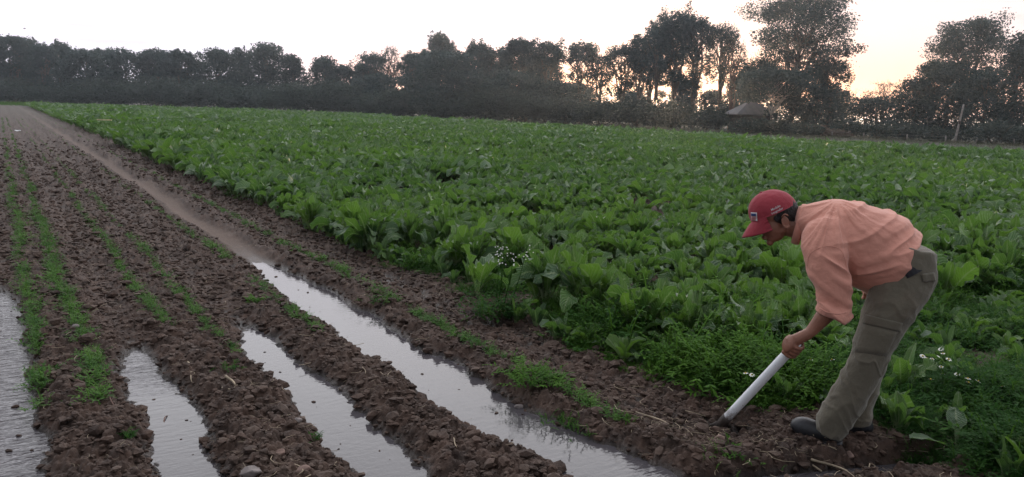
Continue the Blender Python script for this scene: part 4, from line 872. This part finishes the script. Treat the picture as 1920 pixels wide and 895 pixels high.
# shovel axis
tipg = gnd(1360, 787, .07); TIP = tipg; TOPH = Q(1488, 650, -.17)
HD = unit(TOPH - TIP); GR = TOPH - HD * .012
elb, wri = Q(1569, 566, -.15), Q(1518, 625, -.17)
B_ += armbody(Q(1550, 452, -.09), elb, wri)
shr, elr, wrr = Q(1562, 452, .30), Q(1626, 516, .40), Q(1662, 584, .33)
B_ += armbody(shr, elr, wrr)
for hip, kn, an in ((Q(1692, 515, .0), Q(1636, 660, -.03), Q(1562, 795, .0)), (Q(1688, 512, .19), Q(1640, 640, .20), Q(1608, 780, .17))):
    B_.append(tube([hip, hip * .5 + kn * .5, kn, kn * .6 + an * .4, an], [.085, .07, .055, .052, .036], None, NV, 14, 14))
# left hand closed round the top end of the handle, seen from its back
e1 = unit(-NV - HD * ((-NV) @ HD)); e2 = unit(np.cross(HD, e1)); e2 = e2 if e2[2] > 0 else -e2      # e1 towards the photographer, e2 up and away from the handle
def onh(along, a, r): return GR + HD * along + (e1 * math.cos(a) + e2 * math.sin(a)) * r
RH = .0225
pc = onh(.022, .95, .034)
B_.append(ellipsoid(pc, np.array([HD * .046, (e1 * math.cos(.95) + e2 * math.sin(.95)) * .018, (-e1 * math.sin(.95) + e2 * math.cos(.95)) * .040]), 18, 12))
B_.append(tube([wri, (wri + pc) / 2, pc], [.027, .028, .030], [.030, .030, .024], NV, 12, 6))
for q, (al, ln, rf) in enumerate(((-.022, 3.5, .0095), (.000, 3.9, .0100), (.021, 3.7, .0095), (.041, 3.2, .0085))):
    aa = np.linspace(.55, .55 - ln, 9); rad = np.array([.036, .038, .0375, .0345, .033, .034, .0325, .0315, .031]) * 1.0
    B_.append(tube([onh(al - .004 * k_ / 9, a_, r__) for k_, (a_, r__) in enumerate(zip(aa, rad))], [rf * 1.1, rf * 1.12, rf * 1.02, rf, rf * 1.05, rf * .96, rf * .95, rf * .9, rf * .7], None, HD, 9))
    B_.append(ellipsoid(onh(al, .50, .041), np.eye(3) * rf * 1.12, 10, 8))
B_.append(tube([onh(.045, 1.5, .034), onh(.020, 2.1, .036), onh(-.004, 2.7, .034), onh(-.022, 3.1, .031)], [.013, .012, .0105, .008], None, HD, 10, 10))
# right hand resting open on the far thigh
B_.append(tube([wrr, wrr + (EZ * -.045 - ER * .02), wrr + (EZ * -.085 - ER * .03)], [.016, .016, .013], [.03, .040, .038], NV, 12, 6))
for q, ln in enumerate((.060, .070, .066, .052)):
    b0 = wrr + EZ * -.085 - ER * .03 + NV * (-.03 + .02 * q); B_.append(tube([b0, b0 + EZ * -ln * .5 - ER * .008, b0 - EZ * ln + ER * .004], [.0095, .0088, .0068], None, NV, 8, 6))
b0 = wrr + EZ * -.03 - NV * .035; B_.append(tube([b0, b0 + EZ * -.03 - NV * .022 - ER * .01, b0 + EZ * -.055 - NV * .03 - ER * .014], [.012, .0105, .0078], None, ER, 8, 6))
body = fuse(B_, .0036, 3); part('body', body, M_skin, man); print('body', len(body.vertices))

# shirt: baggy, sleeves rolled to the elbow
SHV = [tube([Q(1500, 428, .10), Q(1514, 424, .10), Q(1540, 430, .10), Q(1573, 443, .10), Q(1612, 459, .10), Q(1650, 477, .10), Q(1682, 499, .10), Q(1695, 505, .10)],
            [.070, .110, .155, .180, .195, .197, .172, .150], [.08, .12, .175, .215, .222, .215, .205, .19], NV, 30, 26),
       ellipsoid(Q(1562, 428, .10), np.array([ER * .13, EZ * .10, NV * .235]), 24, 14),
       tube([Q(1550, 430, -.03), Q(1546, 452, -.08), Q(1550, 492, -.13), Q(1563, 540, -.15), Q(1566, 566, -.15), Q(1563, 583, -.15)], [.09, .104, .096, .080, .068, .068], [.08, .085, .080, .072, .064, .064], NV, 22, 20),
       tube([Q(1566, 573, -.152), Q(1563, 582, -.152), Q(1560, 591, -.152), Q(1559, 594, -.152)], [.070, .083, .082, .070], [.066, .079, .078, .066], NV, 22, 8),
       tube([Q(1566, 440, .26), shr, elr, elr * .5 + wrr * .5], [.08, .085, .07, .07], [.08, .08, .07, .07], NV, 18, 12)]
shirt = fuse(SHV, .005, 6)
V, Nn = vco(shirt); D = V - ORG; a_, z_, c_ = D @ ER, D @ EZ, D @ NV
A0 = (Q(1568, 376, 0) - ORG); ra, rz = a_ - A0 @ ER, z_ - A0 @ EZ; rad = np.hypot(ra, rz) + 1e-6; ang_ = np.arctan2(rz, ra)
sl_ = (a_ * .42 - z_ * .91); al_ = a_ * .91 + z_ * .42          # across / along the waist-to-armpit folds
hipx, hipz = (Q(1600, 505, 0) - ORG) @ ER, (Q(1600, 505, 0) - ORG) @ EZ
insl = sst(.06, .0, a_ - ((Q(1588, 500, 0) - ORG) @ ER)) * sst(.03, -.03, z_ - ((Q(1560, 470, 0) - ORG) @ EZ)) * sst(.08, .0, c_)
f1 = (ridge(sl_ * 13 + c_ * 2 + fbm(al_ * 3, c_ * 3, 2, 5), al_ * 2.6 + c_ * 1.5, 81) - .4) * .014
f2 = (ridge(ang_ * 5.5, rad * 2.5 + 3, 83) - .4) * .008 * sst(.0, .05, rad) * sst(.36, .12, rad)
f3 = (ridge(z_ * 13 + a_ * 8, a_ * 4 + c_ * 4, 85) - .4) * .020
fold = f1 * (1 - insl) * sst(.05, .25, a_ - A0 @ ER + .12) + f2 * (1 - insl) + f3 * insl + (fbm(a_ * 9, z_ * 9 + c_ * 9, 3, 87) - .5) * .010
pull = 0
setco(shirt, V + Nn * fold[:, None])
sho = part('shirt', shirt, M_shirt, man)
# trousers
def leg(pts, hw, dn, rbs): return tube([Q(x, y, d_) for (x, y), d_ in zip(pts, dn)], hw, rbs, NV, 24, 34)
TR = [leg([(1707, 465), (1697, 498), (1691, 520), (1677, 565), (1659, 603), (1641, 640), (1630, 670), (1617, 702), (1594, 740), (1571, 776), (1560, 797), (1552, 812)],
          [.110, .134, .142, .116, .100, .090, .082, .083, .082, .082, .076, .062], [.05, .04, .03, .0, -.01, -.02, -.03, -.03, -.02, -.01, .0, .0], [.12, .13, .125, .115, .108, .10, .092, .085, .082, .082, .078, .07]),
      leg([(1706, 466), (1696, 498), (1688, 525), (1665, 570), (1652, 600), (1640, 640), (1628, 690), (1617, 735), (1609, 772), (1608, 792)], [.11, .134, .134, .106, .094, .086, .078, .070, .068, .062], [.14, .15, .17, .19, .20, .20, .19, .18, .17, .17], [.12, .13, .12, .11, .10, .095, .085, .08, .078, .07]),
      ellipsoid(Q(1700, 512, .10), np.array([ER * .128, EZ * .12, NV * .19]), 24, 14)]
trs = fuse(TR, .005, 6)
V, Nn = vco(trs); D = V - ORG; a_, z_, c_ = D @ ER, D @ EZ, D @ NV
q_ = z_ * .93 + a_ * .38; low_ = sst(.55, .05, z_); kn_ = np.exp(-((z_ - .42) / .10) ** 2); cr_ = np.exp(-((z_ - .74) / .12) ** 2)
fo = (ridge(q_ * 10 + fbm(a_ * 6, c_ * 6 + z_ * 3, 3, 3) * 3.5, a_ * 2 + c_ * 3, 95) - .4) * .007 * (.3 + .6 * low_ + .7 * kn_ + .5 * cr_) + (ridge((z_ * .5 - a_ * .87) * 8, q_ * 2.5 + c_ * 3, 97) - .4) * .007 + (fbm(a_ * 11, z_ * 11 + c_ * 7, 3, 99) - .5) * .010
setco(trs, V + Nn * fo[:, None]); tro = part('trousers', trs, M_pants, man)
# flaps, patches and lettering are laid on the cloth surface itself
def bvh(o): 
    me = o.data; V, _ = vco(me); return BVHTree.FromPolygons([tuple(v) for v in (V + np.array(o.parent.location))], [tuple(p.vertices) for p in me.polygons])
def skinpts(tree_, pts, lift):
    out = []
    for x, y in pts:
        d = Vector(ray(x, y)).normalized(); h_ = tree_.ray_cast(Vector(C0), d); loc = h_[0] if h_[0] is not None else Vector(C0) + d * 3.9; nn = h_[1] if h_[0] is not None else -d
        if nn.dot(d) > 0: nn = -nn
        out.append((np.array(loc), np.array(nn)))
    L_ = np.array([o[0] for o in out]); Nq = np.array([o[1] for o in out]); return L_ + Nq * lift, Nq
def patch(tree_, quad, nu, nv, th_, lift=.001, wave=0.0):
    """a cloth piece of thickness th_ following the surface inside the photo-plane quad (4 corners)"""
    c = np.array(quad, float); u, v = np.meshgrid(np.linspace(0, 1, nu), np.linspace(0, 1, nv), indexing='ij')
    pts = ((1 - u) * (1 - v))[..., None] * c[0] + (u * (1 - v))[..., None] * c[1] + (u * v)[..., None] * c[2] + ((1 - u) * v)[..., None] * c[3]
    A, Nq = skinpts(tree_, pts.reshape(-1, 2), lift)
    for _ in range(2):
        G = A.reshape(nu, nv, 3); Gs = G.copy(); Gs[1:-1] = (G[:-2] + G[2:] + G[1:-1] * 2) / 4; A = Gs.reshape(-1, 3)
    Nm = unit(Nq.mean(0)); B = A + Nm * (th_ + wave * np.sin(u.reshape(-1) * 9))[:, None]; i = np.arange(nu - 1)[:, None] * nv; j = np.arange(nv - 1)[None]; F_ = np.stack([i + j, i + nv + j, i + nv + 1 + j, i + 1 + j], -1).reshape(-1, 4); n_ = nu * nv
    ed = [i_ * nv for i_ in range(nu)] + [(nu - 1) * nv + j_ for j_ in range(1, nv)] + [i_ * nv + nv - 1 for i_ in range(nu - 2, -1, -1)] + [j_ for j_ in range(nv - 2, 0, -1)]
    S_ = np.array([[ed[k_], ed[(k_ + 1) % len(ed)], ed[(k_ + 1) % len(ed)] + n_, ed[k_] + n_] for k_ in range(len(ed))])
    return np.vstack([A, B]) - ORG, [F_[:, ::-1], F_ + n_, S_]
tb = bvh(tro)
for nm, q4, lf in (('pocket_flap', [(1624, 590), (1692, 606), (1688, 622), (1618, 606)], .006), ('cargo_pocket', [(1617, 607), (1684, 622), (1662, 668), (1600, 660)], .001), ('pocket_flap', [(1726, 514), (1750, 511), (1753, 527), (1730, 529)], .006)):
    V, Fl = patch(tb, q4, 12, 6, .003 if nm == 'pocket_flap' else .002, lf * .5, .001); mb = MB(); mb.add(V, Fl); mb.build(nm, M_pants, tro)
for cx, cy_, ax in (((1716, 488), None, None),): pass
ts = bvh(sho)
def seam(pts, r_=.0016):
    P2 = catmull([(x, y, 0) for x, y in pts], 26)[:, :2]; A, _ = skinpts(ts, P2, .0005); V, Fl = tube(A, r_, None, NV, 6); mb = MB(); mb.add(V - ORG, Fl); mb.build('seam', M_shirt, sho)
seam([(1514, 500), (1517, 480), (1530, 468), (1552, 462), (1574, 467), (1584, 486), (1588, 510)]); seam([(1537, 578), (1552, 586), (1572, 589), (1587, 586)], .0025)
# belt: a ring round the waist, mostly under the shirt hem
bc = Q(1697, 501, .10); bx = unit(ER * .82 + EZ * .57); bt = unit(np.cross(bx, NV)); ringp = []
aa = np.linspace(0, 2 * np.pi, 41); RB = np.array([bc + bx * .127 * math.cos(a) + NV * .188 * math.sin(a) for a in aa]); V, Fl = tube(RB, .020, .005, bt if False else (0, 0, 1), 10)
V = np.array([p + o_ for p in RB[:-1] for o_ in [bt * .017 + unit(p - bc) * .004, bt * .017 - unit(p - bc) * .004, -bt * .017 - unit(p - bc) * .004, -bt * .017 + unit(p - bc) * .004]]); n_ = 40
Fl = np.array([[4 * i_ + s_, 4 * i_ + (s_ + 1) % 4, 4 * ((i_ + 1) % n_) + (s_ + 1) % 4, 4 * ((i_ + 1) % n_) + s_] for i_ in range(n_) for s_ in range(4)])
obj('belt', mesh_data('belt', V - ORG, Fl, M_belt, False), man)
# boots
for sx, sy, dn in ((0, 0, 0), (56, -15, .17)):
    def b_(x, y, d=0): return Q(x + sx, y + sy, dn + d)
    bt_ = fuse([tube([b_(1484, 802), b_(1490, 800), b_(1503, 800), b_(1520, 805), b_(1540, 810), b_(1560, 812), b_(1576, 814), b_(1582, 814)], [.012, .036, .050, .050, .046, .044, .036, .012], [.014, .034, .046, .047, .042, .040, .034, .012], NV, 18, 22), tube([b_(1562, 808), b_(1558, 792), b_(1562, 770)], [.046, .052, .052], [.046, .048, .048], NV, 16, 8)], .0045, 4)
    bo = part('boot', bt_, M_boot, man)
    V, Fl = tube([b_(1484, 811), b_(1500, 817), b_(1530, 824), b_(1560, 829), b_(1580, 830)], [.010, .012, .012, .013, .012], [.020, .047, .044, .040, .032], NV, 14, 10); mb = MB(); mb.add(V - ORG, Fl); mb.build('sole', M_boot, bo)
# hair under the cap, short at the nape
hr = fuse([hell((-.030, .012, 0), (.088, .078, .080)), hell((-.062, -.028, 0), (.046, .048, .062)), hell((.012, -.008, .070), (.012, .016, .006), 12, 8), hell((.012, -.008, -.070), (.016, .024, .008), 12, 8), hell((-.060, -.055, 0), (.035, .035, .052))], .004, 3)
V, Nn = vco(hr); D = V - HC; setco(hr, V + Nn * ((fbm(D @ HF * 160, D @ HU * 60 + D @ HN * 160, 2, 3) - .4) * .006)[:, None]); part('hair', hr, M_hair, man)
for sg in (1, -1):
    mb = MB(); V, Fl = hell((.0755, -.008, .031 * sg), (.0105, .0095, .0105), 12, 8); mb.add(V - ORG, Fl); mb.build('eye', simple('eye_white', (.45, .42, .40), .3), man)
# cap
def capdome():
    nu, nv = 72, 22; u = np.linspace(0, 2 * np.pi, nu, endpoint=False)[None]; ph = (np.linspace(.02, 1, nv) * math.radians(99))[:, None]
    seam = 1 - .020 * np.exp(-((((u / (2 * np.pi) * 6 + .5) % 1) - .5) / .03) ** 2) * np.sin(ph); dent = 1 + .02 * (fbm(np.cos(u) * 2 + 4 + ph * 0, np.sin(u) * 2 + ph * 2, 2, 6) - .5) * 2
    f_ = .110 * np.sin(ph) * np.cos(u) * seam * dent; n_ = .090 * np.sin(ph) * np.sin(u) * seam * dent; h_ = .101 * np.cos(ph) * dent + .010 * np.maximum(0, np.cos(u)) * np.sin(ph) + .010; f_ = f_ + .010 * (1 - np.sin(ph)) 
    V = np.stack([f_, h_ + .018 + 0 * f_, n_], -1).reshape(-1, 3); W_ = np.array([HL(v[0] - .004, v[1], v[2]) for v in V]); In = np.array([HL(v[0] * .965 - .004, v[1] * .965, v[2] * .965) for v in V])
    top = HL(.006, .128, 0) + 0; i = np.arange(nv - 1)[:, None] * nu; j = np.arange(nu)[None]; j2 = (j + 1) % nu; F_ = np.stack([i + j, i + j2, i + nu + j2, i + nu + j], -1).reshape(-1, 4); n0 = nu * nv
    r0 = (nv - 1) * nu; jj = np.arange(nu); rim = np.stack([r0 + jj, r0 + (jj + 1) % nu, n0 + r0 + (jj + 1) % nu, n0 + r0 + jj], -1)
    capF = np.arange(nu)[None]; W2 = np.vstack([W_, In, W_[:nu].mean(0)[None]]); tri = np.stack([np.full(nu, 2 * n0), (jj + 1) % nu, jj], -1)
    mb = MB(); mb.add(W2 - ORG, [F_[:, ::-1], F_ + n0, rim, tri]); return mb
capo = capdome().build('cap', M_cap, man)
mb = MB(); V, Fl = ellipsoid(HL(.006, .130, 0), np.array([HF * .009, HU * .005, HN * .009]), 10, 6); mb.add(V - ORG, Fl); mb.build('button', M_cap, capo)
nu, nv = 22, 10; top_, bot_ = [], []
for a in range(nu):
    t_ = -1 + 2 * a / (nu - 1)
    for b2 in range(nv):
        s_ = b2 / (nv - 1); an_ = t_ * 1.02; r0 = np.array([.104 * math.cos(an_) - .004, .086 * math.sin(an_)]); ext = .078 * math.sqrt(max(0, 1 - abs(t_) ** 2.6)); r1 = r0 + np.array([1, .10 * t_]) * ext
        p2 = r0 * (1 - s_) + r1 * s_; drop = .026 - .008 * t_ * t_ - .034 * s_ - .016 * s_ * t_ * t_ - .014 * s_ * s_; top_.append(HL(p2[0], drop + .002, p2[1])); bot_.append(HL(p2[0], drop - .0035, p2[1]))
i = np.arange(nu - 1)[:, None] * nv; j = np.arange(nv - 1)[None]; F_ = np.stack([i + j, i + nv + j, i + nv + 1 + j, i + 1 + j], -1).reshape(-1, 4); n_ = nu * nv
ed = [i_ * nv for i_ in range(nu)] + [(nu - 1) * nv + j_ for j_ in range(1, nv)] + [i_ * nv + nv - 1 for i_ in range(nu - 2, -1, -1)] + [j_ for j_ in range(nv - 2, 0, -1)]
S_ = np.array([[ed[k_], ed[(k_ + 1) % len(ed)], ed[(k_ + 1) % len(ed)] + n_, ed[k_] + n_] for k_ in range(len(ed))])
mb = MB(); mb.add(np.vstack([top_, bot_]) - ORG, [F_[:, ::-1], F_ + n_, S_]); mb.build('brim', M_cap, capo)
cb_ = bvh_c = BVHTree.FromPolygons([tuple(v) for v in (vco(capo.data)[0] + ORG)], [tuple(p.vertices) for p in capo.data.polygons])
M_blue = simple('badge_blue', (.04, .07, .20), .8); M_redb = simple('badge_red', (.45, .05, .06), .8)
def flagpt(x, y): return (x, y)
x0, x1, y0, y1 = 1408.5, 1419.5, 398.5, 414.5
mb = MB(); V, Fl = patch(cb_, [(x0, y0), (x1, y0 + .5), (x1 + .8, y1), (x0 + .5, y1 - 1.2)], 8, 8, .0015, .0012); mb.add(V, Fl); bd = mb.build('flag_badge', M_white, capo)
mb = MB(); V, Fl = patch(cb_, [(x0 + 1, y0 + 1.6), (x1 - 1.2, y0 + 2), (x1 - .9, y0 + 7), (x0 + 1.2, y0 + 6.4)], 6, 5, .0012, .0034); mb.add(V, Fl); mb.build('blue_field', M_blue, bd)
mb = MB()
for k_ in range(3): yy_ = y0 + 8 + k_ * 2.4; V, Fl = patch(cb_, [(x0 + 1.2, yy_ - .4), (x1 - 1, yy_), (x1 - .9, yy_ + 1.1), (x0 + 1.3, yy_ + .7)], 6, 3, .0012, .0034); mb.add(V, Fl)
mb.build('red_stripes', M_redb, bd)
def letters(txt, ox, oy, ang__, size, parent, name):
    cu = bpy.data.curves.new('t', 'FONT'); cu.body = txt; cu.size = size; cu.offset = .012 * size; to = bpy.data.objects.new('t', cu); COL.objects.link(to); dg = bpy.context.evaluated_depsgraph_get(); dg.update()
    me = bpy.data.meshes.new_from_object(to.evaluated_get(dg)); bpy.data.objects.remove(to); V, _ = vco(me); ca, sa = math.cos(ang__), math.sin(ang__)
    pts = [(ox + v[0] * ca + v[1] * sa, oy + v[0] * sa - v[1] * ca) for v in V]; A, Nq = skinpts(cb_, pts, .0016); setco(me, A - ORG); me.materials.append(M_white); obj(name, me, parent)
letters('Modulo', 1446.5, 396.2, math.radians(-27), 6.2, capo, 'lettering'); letters('Integrador', 1447.2, 402.8, math.radians(-27), 5.6, capo, 'lettering')
# collar
cc_ = Q(1501, 421, .095); cd_ = Q(1491, 456, .095) - cc_; cax = unit(np.cross(cd_, NV)); lp = np.array([cc_ + cd_ * math.cos(a) + NV * .078 * math.sin(a) for a in np.linspace(0, 2 * np.pi, 41)])
cl_ = tube(lp, .0065, .020, cax, 10, None, False); mb = MB(); mb.add(cl_[0] - ORG, cl_[1]); mb.build('collar', M_shirt, man)

# ------------------------------------------------------------------ shovel
shv = empty('shovel', TIP); tag(shv, 'shovel with a chipped white handle pushed into the mud', 'shovel')
m, t, b = mat('chipped_white_paint'); M_paint = m; g = N('ShaderNodeTexCoord', t); P = g.outputs['Object']
ch = mrange(t, noise(t, P, 55, 3, .6), .66, .70); sp = N('ShaderNodeSeparateXYZ', t); L(t, P, sp.inputs[0])
mud = fmath(t, 'MULTIPLY', mrange(t, sp.outputs[2], .13, .0), mrange(t, noise(t, P, 30, 5, .7), .35, .62)); c = mix(t, ch, (.84, .86, .90), (.10, .08, .07)); c = mix(t, mud, c, (.12, .08, .06)); c = mix(t, mrange(t, sp.outputs[2], .035, .0), c, (.07, .045, .035))
L(t, c, b.inputs['Base Color']); b.inputs['Roughness'].default_value = .45
HLn = float(np.linalg.norm(TOPH - TIP)) + .028
V, Fl = tube([HD * -.02, HD * .3, HD * HLn], [.0235, .0228, .0222], None, NV, 24, 20); mb = MB(); mb.add(V, Fl); mb.build('handle', M_paint, shv)
M_blade = simple('muddy_steel', (.055, .042, .036), .55, .5, .4, 20, .5, 50)
W_ = unit(np.cross(HD, EZ)); Up = unit(np.cross(W_, HD)); g_ = np.linspace(-1, 1, 9); rows_ = np.linspace(0, 1, 9); V = []
for s_ in rows_:
    for w_ in g_: wd = .075 * (1 - .85 * max(0, s_ - .55) ** 1.4 * 2.2) * (1 if s_ > .08 else .5); V.append(-HD * (.02 + s_ * .22) + W_ * w_ * wd + Up * (.022 * w_ * w_ - .01))
V = np.array(V); i = np.arange(8)[:, None] * 9; j = np.arange(8)[None]; F_ = np.stack([i + j, i + 9 + j, i + 10 + j, i + 1 + j], -1).reshape(-1, 4)
bo = obj('blade', mesh_data('blade', V, F_, M_blade, True), shv); so_ = bo.modifiers.new('t', 'SOLIDIFY'); so_.thickness = .003
mb = MB(); mb.add(*tube([HD * .03, HD * -.03, HD * -.07], [.0265, .0255, .018], None, NV, 18, 6)); mb.build('socket', M_blade, shv)
# wet lumps thrown up round the blade
for k_ in range(9):
    a_ = k_ * .7; d_ = rng.uniform(.07, .16); x, y = TIP[0] + math.cos(a_) * d_, TIP[1] + math.sin(a_) * d_; s_ = rng.uniform(.02, .038); V, Fc = rock_base(80 + k_, 3, .75)
    o = obj('wet_clod', mesh_data('wet_clod', V * s_, Fc, M_soil, True), None, (x, y, float(ground(x, y)) + s_ * .3)); tag(o, 'dark wet clod turned up around the shovel blade', 'clod', 'wet clods round the shovel')
